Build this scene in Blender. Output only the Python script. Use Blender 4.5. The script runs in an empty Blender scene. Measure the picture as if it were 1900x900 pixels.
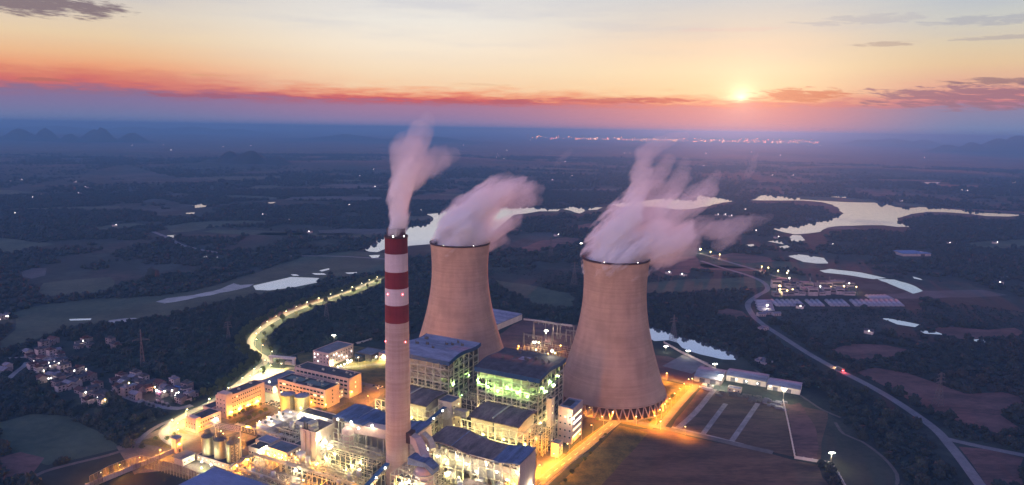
import bpy, bmesh, math, random
import numpy as np
from mathutils import Vector, Matrix, noise as mnoise
from mathutils.geometry import tessellate_polygon

random.seed(7)
rng = np.random.default_rng(7)
SC = bpy.context.scene
COL = SC.collection
rad = math.radians

# ------------------------------------------------------------------ camera
CAM_H, FPX = 283.0, 1300.0
PITCH, ROLL = rad(9.2), rad(0.9)
_f = Vector((0, math.cos(PITCH), -math.sin(PITCH)))
_u0 = Vector((0, math.sin(PITCH), math.cos(PITCH)))
_r0 = Vector((1, 0, 0))
_r = math.cos(ROLL) * _r0 + math.sin(ROLL) * _u0
_u = -math.sin(ROLL) * _r0 + math.cos(ROLL) * _u0
cam_d = bpy.data.cameras.new('camera')
cam_d.sensor_width = 36
cam_d.lens = FPX / 1900 * 36
cam_d.clip_start = 1
cam_d.clip_end = 200000
cam = bpy.data.objects.new('camera', cam_d)
COL.objects.link(cam)
M = Matrix((( _r.x, _u.x, -_f.x, 0), (_r.y, _u.y, -_f.y, 0), (_r.z, _u.z, -_f.z, CAM_H), (0, 0, 0, 1)))
cam.matrix_world = M
SC.camera = cam


def ray(px, py):
    return _f + (px - 950) / FPX * _r + (450 - py) / FPX * _u


def G(px, py, z=0.0):
    """survey point of the photograph at height z"""
    d = ray(px, py)
    t = (z - CAM_H) / d.z
    return (d.x * t, d.y * t)


def AT(px, py, y):
    """point at distance y in front of the camera"""
    d = ray(px, py)
    t = y / d.y
    return Vector((d.x * t, d.y * t, CAM_H + d.z * t))


def azel(px, py):
    d = ray(px, py).normalized()
    return math.degrees(math.atan2(d.x, d.y)), math.degrees(math.asin(d.z))


def lin(r, g, b):
    return tuple(((c / 255) / 12.92 if c / 255 <= .04045 else ((c / 255 + .055) / 1.055) ** 2.4) for c in (r, g, b))


# ------------------------------------------------------------------ world
SUN_AZ, SUN_EL = azel(1376, 184)
SKY_BACK = 1.0
w = bpy.data.worlds.new('World')
SC.world = w
w.use_nodes = True
NT = w.node_tree
NT.nodes.clear()


class N:
    """tiny node-graph writer"""
    def __init__(s, nt): s.nt = nt
    def new(s, t, **k):
        n = s.nt.nodes.new(t)
        for a, b in k.items(): setattr(n, a, b)
        return n
    def put(s, sock, v):
        if hasattr(v, 'is_output'): s.nt.links.new(v, sock)
        elif isinstance(v, (tuple, list, Vector)) and len(v) == 3 and sock.type == 'RGBA': sock.default_value = (*v, 1)
        else: sock.default_value = v
    def m(s, op, a, b=0.0, c=0.0, clamp=False):
        n = s.new('ShaderNodeMath', operation=op, use_clamp=clamp)
        s.put(n.inputs[0], a); s.put(n.inputs[1], b)
        if op in ('MULTIPLY_ADD', 'SMOOTH_MIN', 'SMOOTH_MAX', 'WRAP'): s.put(n.inputs[2], c)
        return n.outputs[0]
    def v(s, op, a, b=(0, 0, 0), scale=None):
        n = s.new('ShaderNodeVectorMath', operation=op)
        s.put(n.inputs[0], a); s.put(n.inputs[1], b)
        if scale is not None: s.put(n.inputs['Scale'], scale)
        return n.outputs['Value'] if op in ('DOT_PRODUCT', 'LENGTH', 'DISTANCE') else n.outputs[0]
    def mr(s, x, a, b, c=0.0, d=1.0, smooth=True):
        n = s.new('ShaderNodeMapRange', interpolation_type='SMOOTHSTEP' if smooth else 'LINEAR')
        for i, q in enumerate((x, a, b, c, d)): s.put(n.inputs[i], q)
        return n.outputs[0]
    def mix(s, f, a, b, blend='MIX'):
        n = s.new('ShaderNodeMix', data_type='RGBA', blend_type=blend)
        s.put(n.inputs[0], f); s.put(n.inputs[6], a); s.put(n.inputs[7], b)
        return n.outputs[2]
    def ramp(s, f, stops, interp='LINEAR'):
        n = s.new('ShaderNodeValToRGB')
        cr = n.color_ramp; cr.interpolation = interp
        while len(cr.elements) < len(stops): cr.elements.new(.5)
        for e, (p, c) in zip(cr.elements, stops): e.position = p; e.color = (*c[:3], 1)
        s.put(n.inputs[0], f)
        return n.outputs[0]
    def noise(s, vec, scale, detail=3, rough=.5, dim='3D', dist=0.0):
        n = s.new('ShaderNodeTexNoise', noise_dimensions=dim)
        s.put(n.inputs['Vector'], vec); s.put(n.inputs['Scale'], scale); s.put(n.inputs['Detail'], detail)
        s.put(n.inputs['Roughness'], rough); s.put(n.inputs['Distortion'], dist)
        return n.outputs[0]
    def comb(s, x, y, z=0.0):
        n = s.new('ShaderNodeCombineXYZ')
        for i, q in enumerate((x, y, z)): s.put(n.inputs[i], q)
        return n.outputs[0]
    def sep(s, v_):
        n = s.new('ShaderNodeSeparateXYZ'); s.put(n.inputs[0], v_); return n.outputs


g = N(NT)
tc = g.new('ShaderNodeTexCoord')
dirv = g.v('NORMALIZE', tc.outputs['Generated'])
dx, dy, dz = g.sep(dirv)
DEG = 180 / math.pi
az = g.m('MULTIPLY', g.m('ARCTAN2', dx, dy), DEG)
el0 = g.m('MULTIPLY', g.m('ARCSINE', dz), DEG)
# ragged top of the cloud bank that lies along the horizon
jit = g.noise(g.comb(g.m('MULTIPLY', az, .34), g.m('MULTIPLY', el0, 2.6)), 1.0, 5, .6)
jamp = g.m('MULTIPLY', g.mr(el0, 1.2, 2.2), g.mr(el0, 4.5, 3.0))
el = g.m('MULTIPLY_ADD', g.m('SUBTRACT', jit, .5), g.m('MULTIPLY', jamp, 1.7), el0)
f = g.m('DIVIDE', g.m('ADD', el, 2.0), 40.0, clamp=True)


def stops(*s):
    return [((e + 2) / 40, lin(*c)) for e, c in s]


TOP = [(15, (172, 188, 216)), (22, (112, 136, 190)), (34, (44, 68, 128))]
r_left = g.ramp(f, stops((-.4, (92, 122, 170)), (.5, (118, 126, 168)), (1.7, (136, 118, 158)), (2.2, (150, 112, 142)), (2.45, (190, 110, 122)), (2.75, (216, 112, 106)), (3.4, (228, 136, 110)), (3.9, (242, 166, 124)), (4.6, (243, 190, 144)), (5.9, (239, 210, 172)), (7.6, (226, 212, 194)), (9.6, (205, 198, 198)), *TOP))
r_mid = g.ramp(f, stops((-.4, (126, 128, 176)), (.5, (150, 130, 170)), (1.6, (168, 124, 156)), (2.0, (184, 104, 122)), (2.22, (214, 96, 98)), (2.5, (240, 142, 112)), (2.8, (250, 184, 144)), (3.3, (253, 214, 174)), (4.4, (253, 226, 192)), (6.2, (252, 236, 214)), (8.2, (242, 236, 226)), (10.5, (222, 221, 223)), *TOP))
r_sun = g.ramp(f, stops((-.4, (190, 128, 150)), (.5, (206, 140, 152)), (1.7, (216, 140, 144)), (2.15, (228, 138, 124)), (2.45, (244, 180, 138)), (3.0, (251, 216, 168)), (4.6, (250, 226, 186)), (6.4, (243, 218, 190)), (8.2, (226, 215, 202)), (10.7, (200, 208, 216)), *TOP))
r_right = g.ramp(f, stops((-.4, (84, 126, 176)), (.6, (114, 136, 178)), (1.8, (134, 132, 168)), (2.1, (176, 122, 146)), (2.6, (216, 132, 138)), (3.3, (228, 168, 150)), (4.8, (230, 198, 160)), (6.1, (222, 205, 176)), (7.7, (204, 205, 199)), (9.4, (187, 198, 206)), (11.1, (170, 190, 208)), *TOP))
r_back = g.ramp(f, stops((-.4, (120, 110, 140)), (2, (160, 120, 130)), (6, (236, 170, 136)), (12, (222, 162, 140)), (18, (150, 128, 150)), (26, (74, 88, 138)), (37, (42, 62, 118))))  # unseen sky behind the camera, warmed low down to light the tower fronts
col = g.mix(g.mr(az, -31, -9), r_left, r_mid)
col = g.mix(g.mr(az, -6, 16), col, r_sun)
col = g.mix(g.mr(az, 19, 33), col, r_right)
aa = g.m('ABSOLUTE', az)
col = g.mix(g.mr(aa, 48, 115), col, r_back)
# streaky cirrus in the upper sky
cn = g.noise(g.comb(g.m('MULTIPLY', az, .05), g.m('MULTIPLY', el0, .45)), 1.6, 5, .55)
col = g.mix(g.m('MULTIPLY', g.mr(cn, .42, .75), g.mr(el0, 3.5, 9, 0, .28)), col, lin(176, 182, 206))


def cloud(px, py, ra, re, dens, c, wav=1.5):
    global col
    a0, e0 = azel(px, py)
    X = g.m('DIVIDE', g.m('SUBTRACT', az, a0), ra)
    Y = g.m('DIVIDE', g.m('SUBTRACT', el0, e0), re)
    d2 = g.m('ADD', g.m('MULTIPLY', X, X), g.m('MULTIPLY', Y, Y))
    k = g.m('MULTIPLY_ADD', g.m('SUBTRACT', cl_n, .52), wav * 1.9, g.m('SUBTRACT', 1.0, d2))
    col = g.mix(g.mr(k, .05, .75, 0, dens), col, c)


cl_n = g.noise(g.comb(g.m('MULTIPLY', az, .55), g.m('MULTIPLY_ADD', el0, 3.4, g.m('MULTIPLY', az, .22))), 1.0, 7, .66, dist=.35)
PUR = lin(146, 106, 122)
cloud(1830, 180, 8.5, 1.0, .85, lin(150, 112, 132), 2.4)
cloud(1860, 150, 4.0, .32, .75, lin(140, 112, 124), 2.0)
cloud(1485, 177, 4.2, .62, .85, lin(214, 128, 104), 2.0)
cloud(1230, 186, 3.6, .28, .8, lin(206, 104, 98), 2.2)
cloud(1130, 187, 4.2, .30, .75, lin(198, 98, 100), 2.4)
cloud(950, 189, 3.8, .26, .7, lin(186, 92, 104), 2.4)
cloud(830, 188, 3.0, .2, .7, lin(190, 94, 100), 2.4)
cloud(370, 178, 4.0, .22, .6, lin(170, 92, 110), 2.4)
cloud(80, 148, 1.8, .16, .6, lin(180, 112, 100), 2.0)
cloud(60, 5, 6.5, 1.0, .85, lin(118, 98, 112), 1.6)
cloud(1640, 82, 2.4, .24, .5, lin(168, 148, 146), 2.0)
cloud(1610, 36, 5.0, .4, .42, lin(176, 176, 188), 2.2)
cloud(1845, 36, 5.0, .42, .5, lin(160, 164, 182), 2.2)
cloud(1860, 69, 3.2, .2, .5, lin(168, 160, 168), 2.0)
cloud(1340, 55, 5.0, .22, .3, lin(232, 200, 190), 2.2)
cloud(900, 157, 3.0, .12, .4, lin(236, 190, 150), 2.0)
cloud(390, 140, 1.4, .12, .4, lin(220, 165, 120), 2.0)

sd = Vector((math.sin(rad(SUN_AZ)) * math.cos(rad(SUN_EL)), math.cos(rad(SUN_AZ)) * math.cos(rad(SUN_EL)), math.sin(rad(SUN_EL))))
ang = g.m('MULTIPLY', g.m('ARCCOSINE', g.m('MINIMUM', g.v('DOT_PRODUCT', dirv, tuple(sd)), 1.0)), DEG)
gl1 = g.m('MULTIPLY', g.m('EXPONENT', g.m('MULTIPLY', g.m('DIVIDE', ang, .52), -1.0)), g.mr(el, 2.15, 2.75, .12, 1.0))
gl2 = g.m('EXPONENT', g.m('MULTIPLY', g.m('DIVIDE', ang, 2.6), -1.0))
gl3 = g.m('EXPONENT', g.m('MULTIPLY', g.m('DIVIDE', ang, 7.0), -1.0))
col = g.mix(1.0, col, g.v('SCALE', (1.0, .86, .55), scale=g.m('MULTIPLY', gl1, 1.5)), 'ADD')
col = g.mix(1.0, col, g.v('SCALE', (1.0, .68, .42), scale=g.m('MULTIPLY', gl2, .24)), 'ADD')
col = g.mix(1.0, col, g.v('SCALE', (1.0, .45, .28), scale=g.m('MULTIPLY', gl3, .025)), 'ADD')

# added gain on the unseen sky to light the towers, strongest at left
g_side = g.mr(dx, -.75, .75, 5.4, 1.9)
# fill light added beside and behind the camera; sky below the horizon dimmed
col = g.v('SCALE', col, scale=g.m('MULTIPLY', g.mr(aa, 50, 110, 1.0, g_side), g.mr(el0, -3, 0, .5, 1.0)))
sky = g.new('ShaderNodeTexSky', sky_type='NISHITA', sun_disc=False, sun_elevation=rad(SUN_EL), sun_rotation=rad(SUN_AZ), altitude=300, air_density=1.2, dust_density=2.0)
bg1 = g.new('ShaderNodeBackground'); g.put(bg1.inputs[0], sky.outputs[0]); bg1.inputs[1].default_value = .004
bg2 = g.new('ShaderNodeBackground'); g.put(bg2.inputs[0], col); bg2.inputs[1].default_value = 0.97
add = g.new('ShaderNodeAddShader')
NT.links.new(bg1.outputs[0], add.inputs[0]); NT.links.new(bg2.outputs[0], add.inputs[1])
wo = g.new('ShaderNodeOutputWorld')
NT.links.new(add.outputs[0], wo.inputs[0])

sun_d = bpy.data.lights.new('sun', 'SUN')
sun_d.energy = 3.5
sun_d.angle = rad(1.5)
sun_d.color = (1.0, .17, .10)
sun = bpy.data.objects.new('sun', sun_d)
COL.objects.link(sun)
sun.rotation_mode = 'QUATERNION'
sun.rotation_quaternion = (-sd).to_track_quat('-Z', 'Y')
sun.location = (2000, 6000, 900)

SC.view_settings.view_transform = 'Standard'
SC.view_settings.look = 'None'
SC.view_settings.exposure = 0
SC.view_settings.gamma = 1
SC.view_settings.use_curve_mapping = False
cy = SC.cycles
cy.max_bounces = 8; cy.diffuse_bounces = 2; cy.glossy_bounces = 3; cy.volume_bounces = 6
cy.transparent_max_bounces = 8
cy.sample_clamp_indirect = 3
cy.use_denoising = True
cy.volume_step_rate = .22
cy.volume_max_steps = 600
cy.use_light_tree = True

# ------------------------------------------------------------------ plant grid
TH = rad(27)
PE1 = Vector((math.cos(TH), -math.sin(TH), 0))
PE2 = Vector((math.sin(TH), math.cos(TH), 0))
PO = Vector((-88.6, 529.0, 0))


def W(a, b, z=0.0):
    p = PO + PE1 * a + PE2 * b
    return (p.x, p.y, z)


# ------------------------------------------------------------------ helpers
class MB:
    def __init__(s): s.v = []; s.f = []; s.mi = []; s.sm = []
    def add(s, vs, fs, mi=0, smooth=False):
        o = len(s.v); s.v += [tuple(q) for q in vs]
        for q in fs: s.f.append([o + i for i in q]); s.mi.append(mi); s.sm.append(smooth)
        return s
    def box(s, x0, x1, y0, y1, z0, z1, mi=0):
        vs = [(x, y, z) for z in (z0, z1) for y in (y0, y1) for x in (x0, x1)]
        return s.add(vs, [(0, 2, 3, 1), (4, 5, 7, 6), (0, 1, 5, 4), (2, 6, 7, 3), (0, 4, 6, 2), (1, 3, 7, 5)], mi)
    def beam(s, p, q, wd, ht=None, mi=0):
        p, q = Vector(p), Vector(q); d = q - p
        if d.length < 1e-6: return s
        d.normalize(); ht = ht or wd
        up = Vector((0, 0, 1)) if abs(d.z) < .95 else Vector((1, 0, 0))
        a = d.cross(up).normalized() * wd / 2; b = a.cross(d).normalized() * ht / 2
        vs = [p - a - b, p + a - b, p + a + b, p - a + b, q - a - b, q + a - b, q + a + b, q - a + b]
        return s.add(vs, [(0, 3, 2, 1), (4, 5, 6, 7), (0, 1, 5, 4), (1, 2, 6, 5), (2, 3, 7, 6), (3, 0, 4, 7)], mi)
    def tube(s, pts, rs, n=12, mi=0, caps=True, smooth=True):
        pts = [Vector(p) for p in pts]
        if not hasattr(rs, '__len__'): rs = [rs] * len(pts)
        rings = []; vs = []
        for i, p in enumerate(pts):
            d = (pts[min(i + 1, len(pts) - 1)] - pts[max(i - 1, 0)]).normalized()
            up = Vector((0, 0, 1)) if abs(d.z) < .98 else Vector((1, 0, 0))
            a = d.cross(up).normalized(); b = d.cross(a)
            for k in range(n):
                t = 2 * math.pi * (k + (.5 if n == 4 else 0)) / n
                vs.append(p + (a * math.cos(t) + b * math.sin(t)) * rs[i])
        fs = []
        for i in range(len(pts) - 1):
            for k in range(n):
                k2 = (k + 1) % n
                fs.append((i * n + k, i * n + k2, (i + 1) * n + k2, (i + 1) * n + k))
        s.add(vs, fs, mi, smooth)
        if caps:
            o = len(s.v) - len(vs)
            s.f.append([o + k for k in range(n)][::-1]); s.mi.append(mi); s.sm.append(False)
            o2 = o + (len(pts) - 1) * n
            s.f.append([o2 + k for k in range(n)]); s.mi.append(mi); s.sm.append(False)
        return s
    def lathe(s, prof, n=48, mi=0, c=(0, 0), mis=None):
        vs = []; m = len(prof)
        for r_, z in prof:
            for k in range(n):
                t = 2 * math.pi * k / n
                vs.append((c[0] + r_ * math.cos(t), c[1] + r_ * math.sin(t), z))
        for i in range(m - 1):
            fs = [(i * n + k, i * n + (k + 1) % n, (i + 1) * n + (k + 1) % n, (i + 1) * n + k) for k in range(n)]
            if i == 0: s.add(vs, fs, mis[i] if mis else mi, True); o = len(s.v) - len(vs)
            else:
                for q in fs: s.f.append([o + j for j in q]); s.mi.append(mis[i] if mis else mi); s.sm.append(True)
        return s
    def prism(s, poly, z0, z1, mi=0):
        n = len(poly)
        vs = [(p[0], p[1], z0) for p in poly] + [(p[0], p[1], z1) for p in poly]
        s.add(vs, [(i, (i + 1) % n, n + (i + 1) % n, n + i) for i in range(n)] + [tuple(range(n))[::-1], tuple(range(n, 2 * n))], mi)
        return s
    def mesh(s, name, mats):
        me = bpy.data.meshes.new(name)
        me.from_pydata(s.v, [], s.f)
        for m_ in (mats if isinstance(mats, (list, tuple)) else [mats]): me.materials.append(m_)
        me.polygons.foreach_set('material_index', s.mi)
        me.polygons.foreach_set('use_smooth', s.sm)
        me.update()
        return me


def link(name, me, parent=None):
    o = bpy.data.objects.new(name, me); COL.objects.link(o)
    if parent: o.parent = parent
    return o


def part(name, mb, mats, parent, label=None):
    o = link(name, mb.mesh(name, mats), parent)
    if label: o['label'] = label
    return o


def tag(o, label=None, cat=None, group=None, kind=None):
    if label: o['label'] = label
    if cat: o['category'] = cat
    if group: o['group'] = group
    if kind: o['kind'] = kind
    return o


def thing(name, label, cat, loc, rz=None, group=None):
    o = bpy.data.objects.new(name, None); COL.objects.link(o)
    o.empty_display_size = 1
    o.location = loc if len(loc) == 3 else (*loc, 0)
    o.rotation_euler = (0, 0, -TH if rz is None else rz)
    return tag(o, label, cat, group)


def copy_tree(o, parent=None):
    c = o.copy(); COL.objects.link(c); c.parent = parent
    for ch in o.children: copy_tree(ch, c)
    return c


_ON = 'first second third fourth fifth sixth seventh eighth ninth tenth eleventh twelfth thirteenth fourteenth fifteenth sixteenth seventeenth eighteenth nineteenth'.split()
_TN = {2: 'twent', 3: 'thirt', 4: 'fort', 5: 'fift', 6: 'sixt', 7: 'sevent', 8: 'eight', 9: 'ninet'}


def nth(i):
    i += 1
    if i < 20: return _ON[i - 1]
    t, o_ = divmod(i, 10)
    if t >= 10: return '%dth' % i
    return _TN[t] + ('ieth' if o_ == 0 else 'y-' + _ON[o_ - 1])


# ------------------------------------------------------------------ materials
MATS = {}


def mat(name, c, rough=.8, metal=0.0, var=.25, scale=.3, stretch=(1, 1, 1), emit=None, estr=0.0, c2=None, bump=0.0, spec=None):
    m_ = bpy.data.materials.new(name); m_.use_nodes = True
    nt = m_.node_tree; q = N(nt)
    b = nt.nodes['Principled BSDF']
    b.inputs['Roughness'].default_value = rough
    b.inputs['Metallic'].default_value = metal
    if spec is not None: b.inputs['Specular IOR Level'].default_value = spec
    if emit:
        b.inputs['Emission Color'].default_value = (*emit, 1); b.inputs['Emission Strength'].default_value = estr
        b.inputs['Base Color'].default_value = (*c, 1)
    else:
        t = q.new('ShaderNodeTexCoord')
        vec = q.v('MULTIPLY', t.outputs['Object'], stretch)
        n1 = q.m('ADD', q.m('MULTIPLY', q.noise(vec, scale, 6, .6), .62), q.m('MULTIPLY', q.noise(vec, scale * 7.3, 5, .65), .38))
        if c2 is None:
            hi = tuple(min(1, x * (1 + var)) for x in c); lo = tuple(x * (1 - var) for x in c)
        else: lo, hi = c, c2
        q.put(b.inputs['Base Color'], q.mix(q.mr(n1, .36, .64), lo, hi))
        if bump:
            bn = q.new('ShaderNodeBump'); bn.inputs['Strength'].default_value = bump; bn.inputs['Distance'].default_value = .3
            q.put(bn.inputs['Height'], q.noise(vec, scale * 4, 4, .6)); nt.links.new(bn.outputs[0], b.inputs['Normal'])
    MATS[name] = m_
    return m_


def concrete(name, lo, hi, ring=.35, ringamt=.5):
    """slip-formed concrete: lift rings, rain streaks, blotches"""
    m_ = bpy.data.materials.new(name); m_.use_nodes = True
    nt = m_.node_tree; q = N(nt); b = nt.nodes['Principled BSDF']
    b.inputs['Roughness'].default_value = .9
    t = q.new('ShaderNodeTexCoord').outputs['Object']
    x, y, z = q.sep(t)
    th = q.m('ARCTAN2', y, x)
    rings = q.noise(q.comb(q.m('MULTIPLY', x, .006), q.m('MULTIPLY', y, .006), q.m('MULTIPLY', z, ring)), 1.0, 6, .7)
    st = q.noise(q.comb(q.m('MULTIPLY', q.m('SINE', th), 2.4), q.m('MULTIPLY', q.m('COSINE', th), 2.4), q.m('MULTIPLY', z, .012)), 2.2, 5, .65)
    bl = q.noise(t, .035, 5, .6)
    k = q.m('ADD', q.m('MULTIPLY', rings, ringamt), q.m('ADD', q.m('MULTIPLY', st, .22), q.m('MULTIPLY', bl, .78 - ringamt)))
    q.put(b.inputs['Base Color'], q.mix(q.mr(k, .40, .61), lo, hi))
    bn = q.new('ShaderNodeBump'); bn.inputs['Strength'].default_value = .05; bn.inputs['Distance'].default_value = .25
    q.put(bn.inputs['Height'], rings); nt.links.new(bn.outputs[0], b.inputs['Normal'])
    MATS[name] = m_
    return m_


concrete('tower_concrete', (.39, .265, .18), (.54, .37, .26),   .55, .28)
concrete('chimney_concrete', (.38, .27, .23), (.50, .38, .33), .30, .45)
concrete('band_red', (.13, .007, .011), (.21, .018, .022), .10, .25)
concrete('band_white', (.52, .45, .45), (.66, .58, .58), .12, .3)
mat('flue_red', (.05, .008, .010), .6)
mat('rim_dark', (.05, .02, .02), .8)
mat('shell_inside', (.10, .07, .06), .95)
mat('wall_pink', (.58, .44, .37), .85, scale=.15, var=.12, stretch=(1, 1, .3))
mat('wall_cream', (.58, .50, .40), .8, scale=.12, var=.14, stretch=(1, 1, .3))
mat('wall_white', (.66, .62, .55), .7, scale=.1, var=.12)
mat('roof_dark', (.062, .058, .066), .85, scale=.15, var=.4)
mat('roof_grey', (.14, .15, .18), .55, scale=.08, var=.35)
mat('roof_blue', (.10, .14, .235), .9, scale=.16, var=.4, stretch=(1, .2, 1))
mat('roof_pale', (.22, .25, .32), .9, scale=.12, var=.35, stretch=(.25, 1, 1))
mat('roof_lavender', (.17, .23, .38), .9, scale=.1, var=.22, stretch=(.25, 1, 1))
mat('verge_grass', (.018, .026, .018), .95, scale=.03, c2=(.052, .056, .040))
mat('roof_umber', (.19, .145, .125), .9, scale=.14, var=.45, stretch=(1, .25, 1))
mat('fascia_blue', (.012, .06, .16), .4, var=.15)
mat('steel', (.52, .50, .38), .55, var=.2)
mat('steel_dark', (.10, .10, .085), .6, var=.3)
mat('casing', (.50, .46, .32), .6, scale=.15, var=.22, stretch=(1, 1, 3))
mat('duct_pink', (.50, .38, .33), .55, scale=.15, var=.15)
mat('duct_silver', (.55, .54, .50), .4, metal=.5, var=.15)
mat('tank_steel', (.40, .35, .27), .38, metal=.7, scale=.3, var=.25, stretch=(1, 1, .2))
mat('tank_green', (.33, .36, .26), .6, scale=.1, var=.15)
mat('conveyor_blue', (.03, .10, .22), .35, var=.2)
mat('glass_dark', (.02, .022, .03), .15, var=.3)
mat('glass_lit', (.3, .25, .15), emit=(1, .82, .45), estr=2.6)
mat('glass_white', (.4, .4, .4), emit=(1, .93, .84), estr=5.0)
mat('lens_sodium', (.5, .4, .2), emit=(1, .72, .28), estr=14)
mat('lens_white', (.5, .5, .5), emit=(1, .95, .84), estr=22)
mat('lens_green', (.4, .5, .3), emit=(.75, 1, .62), estr=14)
mat('lens_yellow', (.5, .5, .3), emit=(1, .92, .55), estr=14)
mat('lens_red', (.5, .1, .1), emit=(1, .12, .14), estr=16)
mat('pole_grey', (.35, .34, .31), .5, metal=.4)
mat('asphalt', (.13, .12, .11), .85, scale=.05, var=.3)
mat('road_concrete', (.20, .19, .19), .85, scale=.04, var=.2)
mat('track_pale', (.30, .27, .25), .9, scale=.08, var=.3)
mat('paving', (.16, .13, .105), .85, scale=.06, var=.3)
mat('marking', (.75, .73, .68), .7)
mat('kerb_stone', (.32, .30, .28), .8)
mat('dirt_path', (.13, .11, .10), .95, scale=.1)
mat('water', (.85, .87, .92), .02, metal=.9, var=.02)
mat('field_green', (.030, .052, .032), .95, scale=.016, c2=(.078, .102, .060))
mat('field_pale', (.06, .065, .060), .95, scale=.02, c2=(.10, .10, .105))
mat('field_wet', (.14, .15, .18), .35, metal=.2, scale=.05, c2=(.40, .40, .44), stretch=(.4, 1, 1))
mat('soil_red', (.075, .036, .032), .95, scale=.025, c2=(.21, .10, .085), stretch=(.6, 1.4, 1))
mat('soil_brown', (.055, .034, .022), .95, scale=.03, c2=(.16, .092, .058), stretch=(.5, 1.6, 1))
mat('lawn', (.058, .052, .016), .95, scale=.08, c2=(.19, .14, .034))
mat('foliage', (.014, .022, .014), .8, scale=.4, c2=(.045, .060, .030))
mat('foliage_bright', (.045, .065, .018), .8, scale=.5, c2=(.12, .15, .05))
mat('bark', (.06, .045, .035), .9)
mat('hill_green', (.012, .02, .024), .95, scale=.01, c2=(.03, .04, .038))
mat('lattice', (.14, .13, .14), .6, metal=.3)
mat('house_wall', (.24, .21, .22), .9, scale=.3)
mat('house_wall_pale', (.42, .38, .39), .9, scale=.3)
mat('house_roof', (.06, .058, .072), .85, scale=.3, var=.4)
mat('house_roof_red', (.085, .032, .030), .85, scale=.3, var=.3)
mat('house_roof_pale', (.19, .19, .23), .8, scale=.3, var=.3)
mat('greenhouse', (.30, .31, .36), .9, scale=.1, var=.25)
mat('tarp_blue', (.05, .16, .40), .5)
mat('porcelain', (.40, .36, .28), .4)
mat('net_brown', (.22, .15, .10), .8, scale=.4, stretch=(1, 1, .1))
mat('coal', (.012, .011, .011), .9)
mat('car_paint_white', (.7, .7, .7), .3); mat('car_paint_dark', (.04, .04, .05), .3)
mat('clear_pond', (.7, .68, .64), .6, scale=.2)
mat('lens_farm', (.5, .5, .5), emit=(1, .93, .85), estr=12)
mat('city_warm', (.5, .4, .2), emit=(1, .42, .14), estr=34)
mat('city_white', (.5, .5, .5), emit=(1, .66, .38), estr=44)
mat('city_red', (.5, .2, .2), emit=(1, .25, .18), estr=28)

# ------------------------------------------------------------------ setting: ground
def catmull(pts, step=8):
    out = []
    P = [Vector((*p, 0)) if len(p) == 2 else Vector(p) for p in pts]
    P = [2 * P[0] - P[1]] + P + [2 * P[-1] - P[-2]]
    for i in range(1, len(P) - 2):
        n = max(2, int((P[i + 1] - P[i]).length / step)); n = min(n, 40)
        for k in range(n):
            t = k / n
            a, b, c, d = P[i - 1], P[i], P[i + 1], P[i + 2]
            out.append(.5 * ((2 * b) + (-a + c) * t + (2 * a - 5 * b + 4 * c - d) * t * t + (-a + 3 * b - 3 * c + d) * t ** 3))
    out.append(P[-2])
    return out


EXCL = []          # polygons kept free of trees (world xy arrays)
EXROAD = []        # (polyline array, half width)


SIGHT = []         # water kept free of trees on its near bank


def pip(px, py, poly):
    x, y = poly[:, 0], poly[:, 1]
    x2, y2 = np.roll(x, -1), np.roll(y, -1)
    ins = np.zeros(px.shape, bool)
    for i in range(len(poly)):
        c = ((y[i] > py) != (y2[i] > py))
        if not c.any() or y2[i] == y[i]: continue
        ins ^= c & (px < (x2[i] - x[i]) * (py - y[i]) / (y2[i] - y[i]) + x[i])
    return ins


def roughen(pts, amt, step):
    """break a straight outline into a natural shore line"""
    out = []
    n = len(pts)
    for i in range(n):
        a, b = Vector((*pts[i][:2], 0)), Vector((*pts[(i + 1) % n][:2], 0))
        L = (b - a).length; k = max(1, min(24, int(L / step)))
        nrm = Vector((-(b - a).y, (b - a).x, 0)).normalized() if L > 0 else Vector()
        for j in range(k):
            t = j / k; p = a.lerp(b, t)
            q = p + nrm * amt * (mnoise.noise(Vector((p.x / step / 2, p.y / step / 2, 3.1))) if j else mnoise.noise(Vector((p.x / 50, p.y / 50, 9))) * .3) * 1.6
            out.append((q.x, q.y))
    return out


def sheet(name, pts, z, m_, kind='structure', rough=0, step=30, excl=True, me_only=False):
    if rough: pts = roughen(pts, rough, step)
    vs = [(p[0], p[1], z) for p in pts]
    tris = tessellate_polygon([[Vector(v) for v in vs]])
    me = bpy.data.meshes.new(name)
    fs = []
    for t in tris:
        a, b, c = (Vector(vs[i]) for i in t)
        fs.append(t if (b - a).cross(c - a).z > 0 else t[::-1])
    me.from_pydata(vs, [], fs); me.materials.append(MATS[m_]); me.update()
    o = link(name, me)
    if kind: o['kind'] = kind
    if excl: EXCL.append(np.array([(p[0], p[1]) for p in pts]))
    return o


def px_sheet(name, pix, z, m_, rough=0, step=30, kind='structure', excl=True):
    return sheet(name, [G(*p) for p in pix], z, m_, kind, rough, step, excl)


def strip(name, pts, wd, z, m_, kind='structure', ex=True, margin=2):
    c = catmull(pts)
    vs = []; fs = []
    for i, p in enumerate(c):
        d = (c[min(i + 1, len(c) - 1)] - c[max(i - 1, 0)]).normalized()
        nn = Vector((-d.y, d.x, 0))
        ww = wd(i / (len(c) - 1)) if callable(wd) else wd
        vs += [(p + nn * ww / 2)[:2] + (z,), (p - nn * ww / 2)[:2] + (z,)]
    for i in range(len(c) - 1): fs.append((2 * i, 2 * i + 1, 2 * i + 3, 2 * i + 2))
    me = bpy.data.meshes.new(name); me.from_pydata(vs, [], fs); me.materials.append(MATS[m_]); me.update()
    o = link(name, me)
    if kind: o['kind'] = kind
    if ex: EXROAD.append((np.array([(p.x, p.y) for p in c]), (wd if not callable(wd) else wd(.5)) / 2 + margin, margin >= 5))
    return c


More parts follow.
